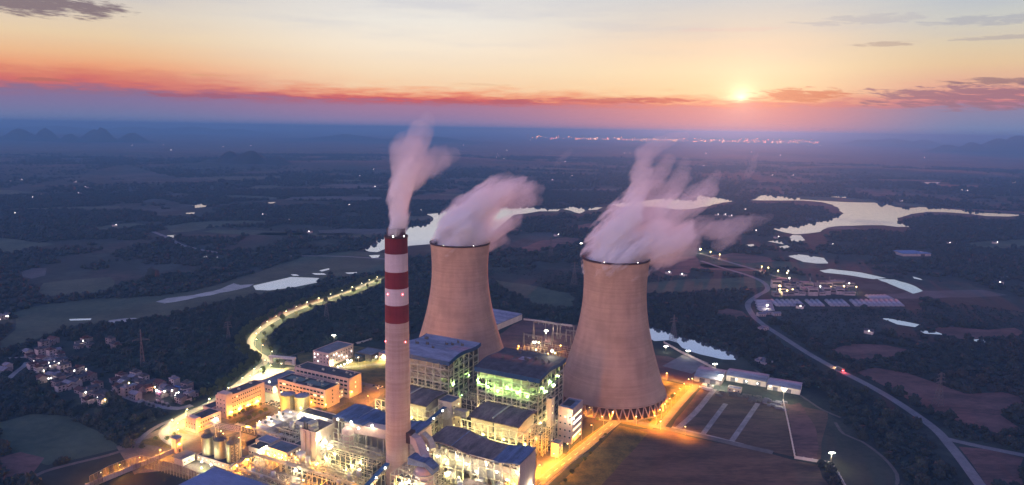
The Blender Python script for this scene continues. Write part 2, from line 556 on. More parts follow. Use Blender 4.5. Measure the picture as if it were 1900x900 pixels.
# ground material: scrub, bare soil and paddies in patches, drawn out with distance
gm = bpy.data.materials.new('ground_cover'); gm.use_nodes = True
q = N(gm.node_tree); b = gm.node_tree.nodes['Principled BSDF']; b.inputs['Roughness'].default_value = .97
gp = q.new('ShaderNodeNewGeometry').outputs['Position']
n1 = q.noise(gp, .0021, 6, .62); n2 = q.noise(gp, .0075, 6, .65); n3 = q.noise(gp, .06, 5, .7); n4 = q.noise(gp, .0009, 4, .6)
c = q.mix(q.mr(n3, .3, .7), (.006, .012, .012), (.020, .030, .026))
c = q.mix(q.mr(n2, .52, .66), c, q.mix(n3, (.022, .036, .028), (.046, .062, .046)))
c = q.mix(q.m('MULTIPLY', q.mr(n1, .54, .64), q.mr(n3, .25, .6)), c, (.075, .040, .034))
c = q.mix(q.m('MULTIPLY', q.mr(n4, .50, .60), q.mr(n2, .45, .6)), c, (.050, .062, .066))
q.put(b.inputs['Base Color'], c)
MATS['ground_cover'] = gm

# polar sheet that reaches the horizon; rolling relief grows beyond the plant
rs = np.concatenate([np.linspace(0, 1400, 30)[1:], np.geomspace(1450, 45000, 150)])
azs = np.radians(np.linspace(-52, 52, 261))


def relief(x, y):
    d = math.hypot(x, y)
    k = min(1, max(0, (d - 3300) / 2600)); k = k * k * (3 - 2 * k)
    if k == 0: return 0.0
    h = mnoise.fractal(Vector((x / 1500, y / 1500, 1.7)), .9, 2.1, 5)
    h2 = mnoise.fractal(Vector((x / 4200, y / 4200, 5.3)), .9, 2.0, 3)
    return k * max(0, 26 * h + 22 * h2) * (1 + .4 * min(1, d / 20000))


LAKE_FAR = []
vs = []; fs = []
vs.append((0, -400, 0))
na = len(azs)
for r_ in rs:
    for a in azs:
        x, y = r_ * math.sin(a), r_ * math.cos(a)
        vs.append((x, y, relief(x, y)))
for j in range(na - 1): fs.append((0, 1 + j + 1, 1 + j))
for i in range(len(rs) - 1):
    for j in range(na - 1):
        o_ = 1 + i * na + j
        fs.append((o_, o_ + 1, o_ + na + 1, o_ + na))
# apron behind and beside the camera so the sheet is closed all round
me = bpy.data.meshes.new('ground'); me.from_pydata(vs, [], fs); me.materials.append(gm)
me.polygons.foreach_set('use_smooth', [True] * len(fs)); me.update()
go = link('ground', me); go['kind'] = 'structure'
bo = []
for a in np.radians(np.linspace(52, 308, 60)):
    bo.append((9000 * math.sin(a), 9000 * math.cos(a)))
apron = sheet('ground_behind', [(0, -400)] + bo, -.02, 'ground_cover', excl=False)

# ------------------------------------------------------------------ fields
px_sheet('valley_field', [(25, 580), (60, 569), (120, 560), (180, 555), (290, 549), (350, 542), (420, 524), (500, 497), (560, 478), (600, 472), (650, 466), (716, 470), (716, 503), (670, 512), (640, 518), (610, 512), (560, 538), (480, 548), (430, 556), (380, 568), (330, 580), (300, 588), (240, 592), (200, 596), (160, 604), (120, 610), (80, 625), (40, 640), (0, 650), (0, 636), (30, 612)], .03, 'field_green', 10, 40)
px_sheet('valley_field', [(80, 525), (130, 519), (205, 514), (212, 530), (200, 541), (140, 546), (85, 550), (70, 540)], .03, 'field_green', 8, 40)
px_sheet('pasture', [(0, 785), (60, 768), (130, 772), (190, 800), (225, 832), (150, 850), (90, 862), (40, 850), (0, 830)], .03, 'field_green', 8, 30)
px_sheet('paddy_field', [(300, 420), (360, 412), (440, 409), (520, 410), (470, 416), (400, 420), (350, 430), (320, 432)], .05, 'field_green', 12, 60)
px_sheet('paddy_field', [(40, 505), (60, 497), (85, 498), (84, 511), (60, 517), (42, 514)], .05, 'field_pale', 8, 40)
px_sheet('paddy_field', [(190, 315), (230, 306), (330, 330), (450, 328), (400, 338), (300, 340), (210, 332), (140, 326)], .05, 'field_pale', 20, 80)
px_sheet('flooded_paddy', [(289, 560), (310, 553), (335, 550), (380, 543), (410, 536), (432, 526), (446, 529), (470, 527), (462, 532), (430, 540), (390, 548), (345, 556), (305, 563)], .06, 'field_wet', 9, 16)
px_sheet('flooded_paddy', [(186, 602), (205, 594), (250, 590), (262, 593), (232, 597), (208, 600)], .06, 'field_wet', 4, 14)
px_sheet('meadow', [(1000, 568), (950, 545), (920, 520), (980, 528), (1060, 545), (1070, 560), (1060, 572)], .03, 'field_green', 6, 30)
SOIL = [[(1588, 690), (1620, 682), (1680, 692), (1740, 712), (1790, 730), (1860, 728), (1900, 735), (1900, 752), (1860, 770), (1900, 800), (1860, 806), (1800, 790), (1745, 770), (1690, 745), (1640, 716)],
        [(1780, 830), (1830, 834), (1900, 850), (1900, 900), (1830, 900), (1800, 860)],
        [(1540, 650), (1580, 638), (1640, 640), (1700, 652), (1660, 662), (1600, 668), (1560, 664)],
        [(1325, 576), (1350, 572), (1380, 578), (1390, 590), (1360, 592), (1335, 586)],
        [(1200, 485), (1240, 478), (1290, 476), (1300, 490), (1280, 505), (1240, 512), (1215, 500)],
        [(1320, 473), (1360, 469), (1420, 476), (1440, 485), (1390, 489), (1340, 484)],
        [(965, 460), (1000, 447), (1050, 440), (1090, 444), (1060, 452), (1010, 462), (980, 470)],
        [(1060, 420), (1095, 414), (1130, 416), (1110, 424), (1080, 426)],
        [(1700, 618), (1760, 606), (1830, 612), (1880, 608), (1900, 616), (1860, 628), (1790, 630)],
        [(500, 574), (560, 560), (620, 550), (600, 558), (545, 578), (515, 592), (480, 606), (490, 590)],
        [(0, 846), (40, 838), (80, 850), (60, 880), (0, 886)],
        [(1230, 860), (1240, 838), (1450, 852), (1470, 862), (1480, 700), (1470, 720)][:0]]
for sp in SOIL:
    if sp: px_sheet('bare_soil', sp, .04, 'soil_red', 9, 25)

px_sheet('grass_verge', [(1453, 742), (1490, 738), (1530, 765), (1562, 782), (1600, 820), (1645, 852), (1668, 880), (1668, 912), (1580, 912), (1542, 866), (1477, 853), (1463, 790)], .05, 'verge_grass', 3, 15)
px_sheet('dirt_strip', [(1462, 752), (1484, 748), (1512, 790), (1520, 830), (1517, 856), (1480, 850), (1468, 800)], .09, 'soil_red', 2, 12)
px_sheet('grass_verge', [(1376, 660), (1395, 676), (1450, 708), (1470, 728), (1440, 735), (1340, 682), (1235, 638), (1250, 640), (1330, 668)], .05, 'verge_grass', 2, 15)
# scattered plots cleared out of the scrub, farther off
R_ = random.Random(314)
for i in range(95):
    d_ = R_.uniform(1150, 6500) if i < 70 else R_.uniform(6500, 12000); a_ = rad(R_.uniform(-38, 38))
    cx_, cy_ = d_ * math.sin(a_), d_ * math.cos(a_)
    if any(pip(np.array([cx_]), np.array([cy_]), p_)[0] for p_ in EXCL) or (abs(cx_ + 60) < 260 and cy_ < 1500): continue
    L_, D_ = R_.uniform(60, 260) * (1 + d_ / 5000), R_.uniform(40, 130) * (1 + d_ / 5000); rz_ = R_.uniform(-.5, .5)
    pts = [(cx_ + L_ * u * math.cos(rz_) - D_ * v * math.sin(rz_), cy_ + L_ * u * math.sin(rz_) + D_ * v * math.cos(rz_)) for u, v in ((-.5, -.4), (.1, -.5), (.5, -.3), (.45, .4), (-.1, .5), (-.5, .3))]
    z_ = .02 + (max(relief(*p_) for p_ in pts) + .5 if d_ > 3300 else 0)
    if z_ < 6: sheet('field', pts, z_, R_.choice(['field_green', 'field_green', 'field_pale', 'soil_red', 'soil_brown']) if cx_ > -200 else R_.choice(['field_green', 'field_green', 'field_pale']), 'structure', 10, 30)

# ------------------------------------------------------------------ water
WATER = {
    'lake_arm': [(676, 464), (690, 455), (697, 445), (716, 438), (752, 425), (785, 416), (800, 412), (804, 407), (803, 403), (795, 399), (778, 398), (800, 397), (815, 395), (835, 389), (838, 384), (860, 378), (900, 380), (945, 385), (985, 384), (1040, 388), (1035, 392), (1000, 392), (975, 396), (955, 398), (940, 408), (925, 422), (905, 436), (880, 446), (840, 452), (797, 453), (760, 456), (745, 463), (716, 461), (700, 468), (686, 467)],
    'lake_inlet': [(1045, 388), (1060, 383), (1075, 384), (1117, 385), (1108, 389), (1090, 390), (1075, 396), (1060, 391)],
    'lake_bay': [(1130, 378), (1175, 376), (1215, 370), (1245, 368), (1290, 371), (1297, 361), (1306, 362), (1340, 367), (1368, 373), (1340, 376), (1310, 383), (1280, 388), (1255, 389), (1230, 385), (1190, 383), (1150, 384)],
    'lake': [(1387, 371), (1405, 366), (1412, 361), (1440, 364), (1480, 367), (1520, 368), (1555, 370), (1600, 373), (1640, 377), (1660, 384), (1685, 387), (1705, 384), (1740, 386), (1785, 390), (1820, 395), (1870, 397), (1895, 399), (1870, 402), (1830, 401), (1800, 397), (1760, 394), (1720, 393), (1690, 397), (1664, 406), (1667, 413), (1690, 421), (1665, 421), (1640, 418), (1600, 418), (1560, 419), (1535, 422), (1522, 430), (1500, 433), (1475, 435), (1455, 431), (1435, 425), (1450, 421), (1490, 417), (1535, 409), (1548, 403), (1565, 397), (1558, 388), (1545, 380), (1525, 375), (1490, 372), (1440, 372), (1415, 372)],
    'river_reach': [(1205, 605), (1225, 611), (1240, 618), (1262, 624), (1290, 631), (1330, 642), (1350, 650), (1370, 659), (1368, 668), (1340, 667), (1300, 658), (1265, 645), (1258, 636), (1240, 631), (1215, 633), (1204, 627)],
    'fish_pond': [(1462, 475), (1480, 472), (1505, 475), (1530, 479), (1537, 489), (1515, 489), (1490, 486)],
    'river_pool': [(1520, 502), (1540, 499), (1600, 506), (1644, 516), (1620, 518), (1570, 510), (1530, 506)],
    'river_bend': [(1628, 518), (1660, 519), (1690, 528), (1713, 540), (1695, 545), (1660, 531)],
    'pond': [(1632, 590), (1650, 591), (1680, 597), (1705, 602), (1698, 607), (1665, 602)],
    'field_pond': [(1706, 613), (1735, 615), (1752, 621), (1715, 619)],
    'small_pond': [(1803, 630), (1825, 630), (1831, 635), (1810, 636)],
}
ZW = .12
for k_, pix in WATER.items():
    SIGHT.append(np.array([G(*p) for p in pix])); px_sheet(k_, pix, ZW, 'water', 7 if 'lake' in k_ else 3, 32 if 'lake' in k_ else 14)
for pix in ([(1455, 447), (1470, 436), (1486, 437), (1494, 446), (1478, 449)], [(1424, 448), (1446, 446), (1470, 449), (1452, 453)], [(1445, 458), (1460, 455), (1468, 459), (1455, 463)], [(1378, 455), (1398, 453), (1400, 456), (1385, 459)],
            [(355, 379), (368, 377), (390, 380), (388, 383), (362, 386)], [(345, 395), (362, 394), (361, 397), (346, 397)], [(400, 393), (440, 391), (472, 388), (474, 391), (440, 394), (402, 396)],
            [(309, 437), (326, 436), (325, 438), (320, 442)], [(519, 407), (540, 405), (542, 408), (524, 410)], [(368, 476), (378, 475), (405, 476), (404, 478), (372, 477)],
            [(664, 446), (672, 444), (676, 447), (668, 449)], [(684, 474), (705, 473), (702, 478), (690, 479)], [(539, 509), (550, 509), (556, 512), (544, 512)], [(578, 507), (600, 507), (606, 510), (585, 510)], [(640, 506), (662, 505), (663, 508), (645, 508)], [(592, 502), (610, 498), (612, 500), (598, 504)],
            [(912, 544), (935, 549), (955, 552), (952, 555), (925, 551)], [(770, 386), (790, 388), (800, 391), (782, 392)], [(1540, 365), (1560, 364), (1590, 369), (1560, 370)], [(1715, 338), (1745, 338), (1738, 342), (1716, 342)], [(1695, 323), (1720, 324), (1700, 327)], [(488, 376), (512, 375), (505, 378)],
            [(128, 592), (170, 591), (168, 594), (130, 595)], [(1855, 510), (1878, 512), (1862, 516)], [(1693, 513), (1708, 517), (1712, 520), (1696, 517)]):
    px_sheet('farm_pond', pix, ZW + .03, 'water', 1.5, 12)
px_sheet('settling_pond', [(470, 530), (505, 522), (540, 514), (592, 516), (590, 524), (570, 528), (545, 533), (500, 539), (474, 538)], ZW, 'water', 2, 30)

# ------------------------------------------------------------------ roads
ACCESS = [(716, 516), (690, 523), (660, 536), (630, 547), (600, 557), (560, 571), (520, 589), (490, 606), (471, 622), (464, 640), (478, 656), (494, 668), (470, 690), (430, 722), (390, 748), (350, 767), (316, 787), (305, 798), (305, 808), (314, 818), (330, 826)]
access = strip('access_road', [G(*p) for p in ACCESS], 9, .16, 'road_concrete', margin=13)
strip('lane', [G(*p) for p in ((322, 778), (296, 789), (270, 806), (254, 823))], 5, .14, 'road_concrete')
strip('dirt_path', [G(*p) for p in ((40, 898), (80, 876), (150, 857), (200, 845), (234, 834))], 4.5, .10, 'dirt_path')
RROAD = [(1300, 484), (1340, 497), (1385, 510), (1415, 523), (1424, 537), (1405, 549), (1388, 563), (1394, 581), (1413, 600), (1450, 624), (1500, 656), (1550, 684), (1600, 709), (1650, 737), (1700, 770), (1738, 799), (1762, 826), (1790, 861), (1822, 905)]
rroad = strip('country_road', [G(*p) for p in RROAD], 9.5, .16, 'road_concrete', margin=6)
strip('side_road', [G(*p) for p in ((1752, 813), (1780, 820), (1830, 831), (1905, 846))], 8, .14, 'road_concrete', margin=5)
strip('far_road', [G(*p) for p in ((1290, 469), (1320, 476), (1345, 484), (1400, 500), (1440, 513), (1470, 520))], 9, .14, 'road_concrete')
strip('far_road', [G(*p) for p in ((530, 475), (600, 475), (660, 477), (716, 481))], 9, .14, 'road_concrete')
strip('far_road', [G(*p) for p in ((285, 430), (315, 443), (335, 454), (365, 462), (410, 470))], 11, .14, 'road_concrete')
strip('village_lane', [G(*p) for p in ((0, 665), (30, 664), (50, 662))], 4, .1, 'track_pale')
strip('village_lane', [G(*p) for p in ((16, 703), (30, 690), (44, 680), (50, 672))], 6, .1, 'track_pale')
strip('village_lane', [G(*p) for p in ((205, 724), (240, 738), (285, 752), (330, 758), (356, 752))], 8, .1, 'track_pale')
strip('footpath', [G(*p) for p in ((1400, 686), (1420, 698), (1450, 713), (1490, 737), (1525, 760), (1560, 775))], 3, .1, 'dirt_path')
strip('footpath', [G(*p) for p in ((1550, 784), (1565, 805), (1600, 820), (1640, 850), (1664, 880), (1664, 900))], 3, .1, 'dirt_path')

# plant platform, yards and inner roads
PLANT = [(-330, -150), (-232, -60), (-245, 0), (-250, 85), (-330, 150), (-330, 230), (-270, 250), (-200, 420), (-140, 500), (80, 520), (150, 420), (300, 390), (290, 200), (330, 60), (300, -60), (120, -120), (0, -140), (-180, -150)]
EXCL.append(np.array([W(*p)[:2] for p in [(-262, -130), (-232, -60), (-238, 0), (-245, 85), (-310, 150), (-315, 190), (-275, 235), (-200, 430), (-140, 500), (60, 510), (150, 420), (300, 390), (300, 200), (340, 60), (320, -60), (120, -140), (0, -160), (-180, -190)]]))


def ws(name, ab, z, m_, rough=0, step=12):
    return sheet(name, [W(*p)[:2] for p in ab], z, m_, 'structure', rough, step, excl=False)


ws('plant_yard', [(-255, -70), (-252, 90), (-280, 160), (-120, 200), (-120, 110), (112, 110), (108, 40), (100, -100), (-120, -125)], .06, 'paving')
ws('plant_lawn', [(-268, 170), (-330, 225), (-270, 262), (-150, 262), (-90, 215), (-100, 160), (-230, 165)], .08, 'lawn', 3)
ws('plant_lawn', [(-145, 110), (-105, 112), (-100, 80), (-112, 62), (-140, 78)], .10, 'lawn', 1)
ws('plant_lawn', [(-195, 12), (-180, 12), (-180, 52), (-195, 52)], .10, 'lawn', .5)
ws('plant_lawn', [(-212, 14), (-201, 14), (-201, 34), (-212, 34)], .10, 'lawn', .5)
ws('plant_lawn', [(-212, 38), (-201, 38), (-201, 56), (-212, 56)], .10, 'lawn', .5)
ws('plant_lawn', [(-250, -58), (-212, -50), (-214, -24), (-236, -18)], .10, 'lawn', 1)
ws('plant_lawn', [(112, -40), (128, -40), (146, 60), (152, 190), (122, 192)], .10, 'lawn', .6)
ws('plant_lawn', [(100, 60), (108, 60), (117, 180), (108, 186), (100, 130)], .10, 'lawn', .6)
ws('plant_lawn', [(60, 180), (86, 180), (86, 200), (60, 200)], .10, 'lawn', .6)
ws('tower_lawn', [(20, 198), (152, 198), (162, 335), (30, 335)], .07, 'lawn', 2)
ws('field_bare', [(122, -120), (300, -60), (345, 60), (300, 196), (164, 204), (136, 190), (126, 60)], .06, 'soil_brown', 4, 20)
ws('field_bare', [(168, 212), (300, 202), (300, 330), (170, 336)], .06, 'soil_brown', 2, 20)
ws('field_bare', [(100, 345), (170, 340), (180, 395), (110, 425), (60, 420)], .06, 'soil_red', 3, 20)
ws('field_bare', [(-120, 330), (60, 345), (70, 500), (-130, 500)], .06, 'soil_red', 3, 20)
ws('concrete_apron', [(112, 385), (150, 375), (160, 425), (125, 450)], .08, 'road_concrete')
ROADS = [
    ([(98, -60), (102, 54), (109, 125), (116, 205)], 9),
    ([(60, 204), (89, 206), (158, 207), (200, 206), (262, 203)], 8),
    ([(158, 207), (160, 270), (164, 342)], 8),
    ([(164, 340), (110, 345), (40, 346), (-40, 340)], 7),
    ([(-188, -20), (-180, 20), (-190, 57), (-195, 80)], 9),
    ([(-238, -30), (-188, -22), (-140, -26), (-60, -30)], 9),
    ([(-112, 66), (-118, 118), (-122, 170), (-60, 172)], 8),
    ([(-268, 100), (-240, 84), (-215, 72), (-190, 66)], 16),
    ([(-300, 165), (-275, 168), (-235, 160), (-180, 158), (-120, 160), (-60, 150)], 8),
    ([(-230, 178), (-205, 205), (-170, 240), (-120, 262)], 7),
]
for pl, wd in ROADS: strip('plant_road', [W(*p)[:2] for p in pl], wd, .14, 'asphalt', ex=False)
px_sheet('gate_plaza', [(446, 716), (470, 697), (500, 684), (524, 684), (536, 692), (512, 706), (478, 722), (455, 726)], .12, 'road_concrete', 1, 10, excl=False)
# raised kerbs and painted centre line of the main plant road
for off in (-4.9, 4.9):
    cc = catmull([W(a + off, b_)[:2] for a, b_ in ROADS[0][0]], 10)
    kb = MB()
    for i in range(len(cc) - 1): kb.beam(cc[i] + Vector((0, 0, .12)), cc[i + 1] + Vector((0, 0, .12)), .35, .25)
    o = link('kerb', kb.mesh('kerb', MATS['kerb_stone'])); o['kind'] = 'structure'
cc = catmull([W(*p)[:2] for p in ROADS[0][0]], 6)
dm = MB()
for i in range(0, len(cc) - 1, 2): dm.beam(cc[i] + Vector((0, 0, .15)), cc[i + 1] + Vector((0, 0, .15)), .3, .012)
o = link('road_marking', dm.mesh('road_marking', MATS['marking'])); o['kind'] = 'structure'
for pl, wd in (([(174, 214), (180, 262), (184, 338)], 6), ([(198, 212), (203, 300)], 5), ([(225, 210), (233, 318)], 5), ([(168, 212), (200, 210), (236, 206)], 6)):
    strip('yard_track', [W(*p)[:2] for p in pl], wd, .13, 'track_pale', ex=False)

for pix in ([(1395, 520), (1440, 505), (1600, 522), (1700, 545), (1700, 572), (1620, 574), (1400, 574)], [(1395, 560), (1435, 556), (1450, 590), (1410, 600)], [(1660, 462), (1730, 462), (1730, 482), (1660, 482)]):
    EXCL.append(np.array([G(*p) for p in pix]))
# ------------------------------------------------------------------ hills
def hill(name, cx, cy_, rx, ry, peaks, n=40):
    vs, fs = [], []
    for j in range(n + 1):
        for i in range(n + 1):
            u_, v_ = i / n * 2 - 1, j / n * 2 - 1
            x, y = cx + u_ * rx, cy_ + v_ * ry
            h = 0
            for (pu, pv, ph, pw) in peaks:
                d2 = ((u_ - pu) ** 2 + (v_ - pv) ** 2) / (pw * 1.45) ** 2
                h = max(h, ph * math.exp(-d2 * 1.6))
            e = max(0, 1 - max(abs(u_), abs(v_)) ** 4)
            h *= (1 + .3 * mnoise.fractal(Vector((x / rx * 2.2, y / rx * 2.2, cx * .01)), 1, 2, 5)) * e
            vs.append((x, y, h - .5))
    for j in range(n):
        for i in range(n):
            a = j * (n + 1) + i; fs.append((a, a + 1, a + n + 2, a + n + 1))
    me = bpy.data.meshes.new(name); me.from_pydata(vs, [], fs); me.materials.append(MATS['hill_green'])
    me.polygons.foreach_set('use_smooth', [True] * len(fs)); me.update()
    o = link(name, me); o['kind'] = 'structure'


def hill_px(px, pyb, peaks_px, depth=.5):
    """base line and peaks read off the photograph"""
    cx, cy_ = G(px, pyb)
    sc = cy_ / FPX
    rx = max(abs(p[0] - px) + p[2] for p in peaks_px) * sc * 1.25
    ry = rx * depth
    pk = []
    for (x, y, wd) in peaks_px:
        p = AT(x, y, cy_)
        pk.append(((x - px) * sc / rx, random.uniform(-.2, .2), max(8, p.z), wd * sc / rx))
    hill('hill', cx, cy_, rx, ry, pk)


hill_px(470, 306, [(432, 282, 22), (468, 280, 28), (400, 294, 30), (520, 293, 26)], .9)
hill_px(100, 262, [(38, 237, 26), (90, 236, 18), (140, 243, 14), (176, 238, 22), (200, 236, 16), (250, 242, 22), (-20, 240, 22)], .4)
hill_px(340, 247, [(260, 236, 60), (360, 236, 60), (430, 238, 40), (100, 233, 90)], .3)
hill_px(1850, 284, [(1800, 261, 26), (1850, 258, 36), (1900, 256, 40), (1760, 266, 30)], .4)
hill_px(1660, 270, [(1600, 259, 40), (1660, 256, 40), (1710, 260, 30)], .3)
hill_px(700, 262, [(640, 250, 60), (800, 250, 70)], .3)

# ------------------------------------------------------------------ woodland (uncountable): crowns instanced over the scrub
def vnoise(x, y, s, seed):
    x, y = x / s, y / s
    xi, yi = np.floor(x).astype(np.int64), np.floor(y).astype(np.int64)
    fx, fy = x - xi, y - yi; fx = fx * fx * (3 - 2 * fx); fy = fy * fy * (3 - 2 * fy)
    def h(a, b):
        n = (a * 374761393 + b * 668265263 + seed * 1442695041) & 0xffffffff
        n = ((n ^ (n >> 13)) * 1274126177) & 0xffffffff
        return ((n ^ (n >> 16)) & 0xffff) / 65535.0
    return (h(xi, yi) * (1 - fx) + h(xi + 1, yi) * fx) * (1 - fy) + (h(xi, yi + 1) * (1 - fx) + h(xi + 1, yi + 1) * fx) * fy


def scatter(r0, r1, area_per, thr, seed, field_share):
    half = rad(41)
    n = int((r1 * r1 - r0 * r0) * half / area_per)
    rr = np.sqrt(rng.uniform(r0 * r0, r1 * r1, n)); aa_ = rng.uniform(-half, half, n)
    x, y = rr * np.sin(aa_), rr * np.cos(aa_)
    nz = .55 * vnoise(x, y, 260, seed) + .3 * vnoise(x, y, 90, seed + 1) + .15 * vnoise(x, y, 30, seed + 2)
    keep = nz > thr
    x, y = x[keep], y[keep]
    bad = np.zeros(len(x), bool)
    for poly in EXCL:
        lo, hi = poly.min(0) - 2, poly.max(0) + 2
        sel = np.where((x > lo[0]) & (x < hi[0]) & (y > lo[1]) & (y < hi[1]) & ~bad)[0]
        if len(sel): bad[sel] |= pip(x[sel], y[sel], poly)
    ux, uy = x / np.hypot(x, y), y / np.hypot(x, y)
    for poly in SIGHT:
        for d_ in (25, 50, 80, 115, 150):
            sel = np.where(~bad)[0]
            bad[sel] |= pip(x[sel] + ux[sel] * d_, y[sel] + uy[sel] * d_, poly)
    xs_, ys_ = x.copy(), y.copy()
    for pl, hw, sight in [e for e in EXROAD] + [(p_, h_ - 3, 'near') for p_, h_, s_ in EXROAD if s_]:
        if sight == 'near': x, y = xs_ + ux * 16, ys_ + uy * 16
        else: x, y = xs_, ys_
        lo, hi = pl.min(0) - hw, pl.max(0) + hw
        sel = np.where((x > lo[0]) & (x < hi[0]) & (y > lo[1]) & (y < hi[1]) & ~bad)[0]
        if not len(sel): continue
        dmin = np.full(len(sel), 1e9)
        for i in range(len(pl) - 1):
            a, d = pl[i], pl[i + 1] - pl[i]; L2 = (d * d).sum()
            if L2 < 1e-9: continue
            t = np.clip(((x[sel] - a[0]) * d[0] + (y[sel] - a[1]) * d[1]) / L2, 0, 1)
            dmin = np.minimum(dmin, np.hypot(x[sel] - a[0] - t * d[0], y[sel] - a[1] - t * d[1]))
        bad[sel] |= dmin < hw + 2
    return xs_[~bad], ys_[~bad]


def crown_group(name, pts, size, sub, mname):
    """mesh of points + geometry nodes that plant uneven crowns on them"""
    x, y = pts
    me = bpy.data.meshes.new(name); n = len(x)
    me.vertices.add(n)
    co = np.zeros((n, 3), np.float32); co[:, 0] = x; co[:, 1] = y
    me.vertices.foreach_set('co', co.ravel())
    sc = me.attributes.new('size', 'FLOAT', 'POINT')
    sc.data.foreach_set('value', (size * rng.lognormal(0, .32, n)).astype(np.float32))
    me.materials.append(MATS[mname])
    o = link(name, me); o['kind'] = 'stuff'
    ng = bpy.data.node_groups.new(name, 'GeometryNodeTree')
    ng.interface.new_socket('Geometry', in_out='INPUT', socket_type='NodeSocketGeometry')
    ng.interface.new_socket('Geometry', in_out='OUTPUT', socket_type='NodeSocketGeometry')
    nd = ng.nodes; lk = ng.links.new
    gi, go_ = nd.new('NodeGroupInput'), nd.new('NodeGroupOutput')
    join = nd.new('GeometryNodeGeometryToInstance')
    for k in range(4):
        ico = nd.new('GeometryNodeMeshIcoSphere'); ico.inputs['Radius'].default_value = 1; ico.inputs['Subdivisions'].default_value = sub
        sp = nd.new('GeometryNodeSetPosition'); ns = nd.new('ShaderNodeTexNoise'); ns.inputs['Scale'].default_value = 1.7; ns.inputs['Detail'].default_value = 4
        ns.inputs['Roughness'].default_value = .75
        pos = nd.new('GeometryNodeInputPosition'); ad = nd.new('ShaderNodeVectorMath'); ad.operation = 'ADD'; ad.inputs[1].default_value = (k * 7.3, k * 3.1, k)
        lk(pos.outputs[0], ad.inputs[0]); lk(ad.outputs[0], ns.inputs['Vector'])
        sb = nd.new('ShaderNodeMath'); sb.operation = 'MULTIPLY_ADD'; sb.inputs[1].default_value = 2.6; sb.inputs[2].default_value = -.5
        lk(ns.outputs[0], sb.inputs[0])
        vm = nd.new('ShaderNodeVectorMath'); vm.operation = 'MULTIPLY'
        lk(pos.outputs[0], vm.inputs[0]); lk(sb.outputs[0], vm.inputs[1])
        sh = nd.new('ShaderNodeVectorMath'); sh.operation = 'MULTIPLY_ADD'; sh.inputs[1].default_value = ((.62, .62, .5), (.55, .6, .62), (.85, .75, .4), (.5, .5, .66))[k]; sh.inputs[2].default_value = (0, 0, (.3, .35, .2, .4)[k])
        lk(vm.outputs[0], sh.inputs[0]); lk(sh.outputs[0], sp.inputs['Position']); lk(ico.outputs[0], sp.inputs['Geometry'])
        sm = nd.new('GeometryNodeSetMaterial'); sm.inputs['Material'].default_value = MATS[mname]
        lk(sp.outputs[0], sm.inputs[0]); lk(sm.outputs[0], join.inputs[0])
    iop = nd.new('GeometryNodeInstanceOnPoints'); iop.inputs['Pick Instance'].default_value = True
    at = nd.new('GeometryNodeInputNamedAttribute'); at.data_type = 'FLOAT'; at.inputs[0].default_value = 'size'
    rv = nd.new('FunctionNodeRandomValue'); rv.data_type = 'FLOAT_VECTOR'; rv.inputs[0].default_value = (-.12, -.12, 0); rv.inputs[1].default_value = (.12, .12, 6.28)
    ri = nd.new('FunctionNodeRandomValue'); ri.data_type = 'INT'; ri.inputs[4].default_value = 0; ri.inputs[5].default_value = 3
    lk(gi.outputs[0], iop.inputs['Points']); lk(join.outputs[0], iop.inputs['Instance']); lk(at.outputs[0], iop.inputs['Scale'])
    lk(rv.outputs[0], iop.inputs['Rotation']); lk(ri.outputs[2], iop.inputs['Instance Index'])
    lk(iop.outputs[0], go_.inputs[0])
    md = o.modifiers.new('crowns', 'NODES'); md.node_group = ng
    return o


# per-crown tone
fm = MATS['foliage'].node_tree; q = N(fm)
oi = fm.nodes.new('ShaderNodeObjectInfo')
gpos = fm.nodes.new('ShaderNodeNewGeometry').outputs['Position']
nn = q.noise(gpos, .35, 5, .7); nb = q.noise(gpos, .006, 3, .6)
c = q.mix(q.m('ADD', q.m('MULTIPLY', oi.outputs['Random'], .55), q.m('MULTIPLY', q.mr(nn, .3, .7), .45)), (.003, .009, .010), (.016, .032, .026))
c = q.mix(q.m('MULTIPLY', q.mr(nb, .5, .7), .6), c, (.026, .020, .016))
q.put(fm.nodes['Principled BSDF'].inputs['Base Color'], c)

HOUSE_AREA = [G(*p) for p in ((60, 640), (110, 622), (160, 640), (170, 660), (130, 672), (200, 690), (300, 706), (362, 730), (355, 756), (280, 752), (200, 745), (150, 752), (80, 720), (40, 680))]
EXCL_SOFT = np.array(HOUSE_AREA)


def plant_woods():
    x, y = scatter(420, 1250, 45, .36, 3, 0)
    ins = pip(x, y, EXCL_SOFT); k = ~ins | (rng.random(len(x)) < .10)
    crown_group('woodland', (x[k], y[k]), 5.2, 3, 'foliage')
    x, y = scatter(420, 1400, 40, .30, 11, 0)
    ins = pip(x, y, EXCL_SOFT); k = ~ins | (rng.random(len(x)) < .10)
    crown_group('undergrowth', (x[k], y[k]), 2.2, 2, 'foliage')
    x, y = scatter(1250, 3300, 75, .40, 5, 0)
    crown_group('woodland', (x, y), 6.5, 2, 'foliage')
    x, y = scatter(3300, 7500, 420, .42, 9, 0)
    crown_group('woodland', (x, y), 9.5, 2, 'foliage')


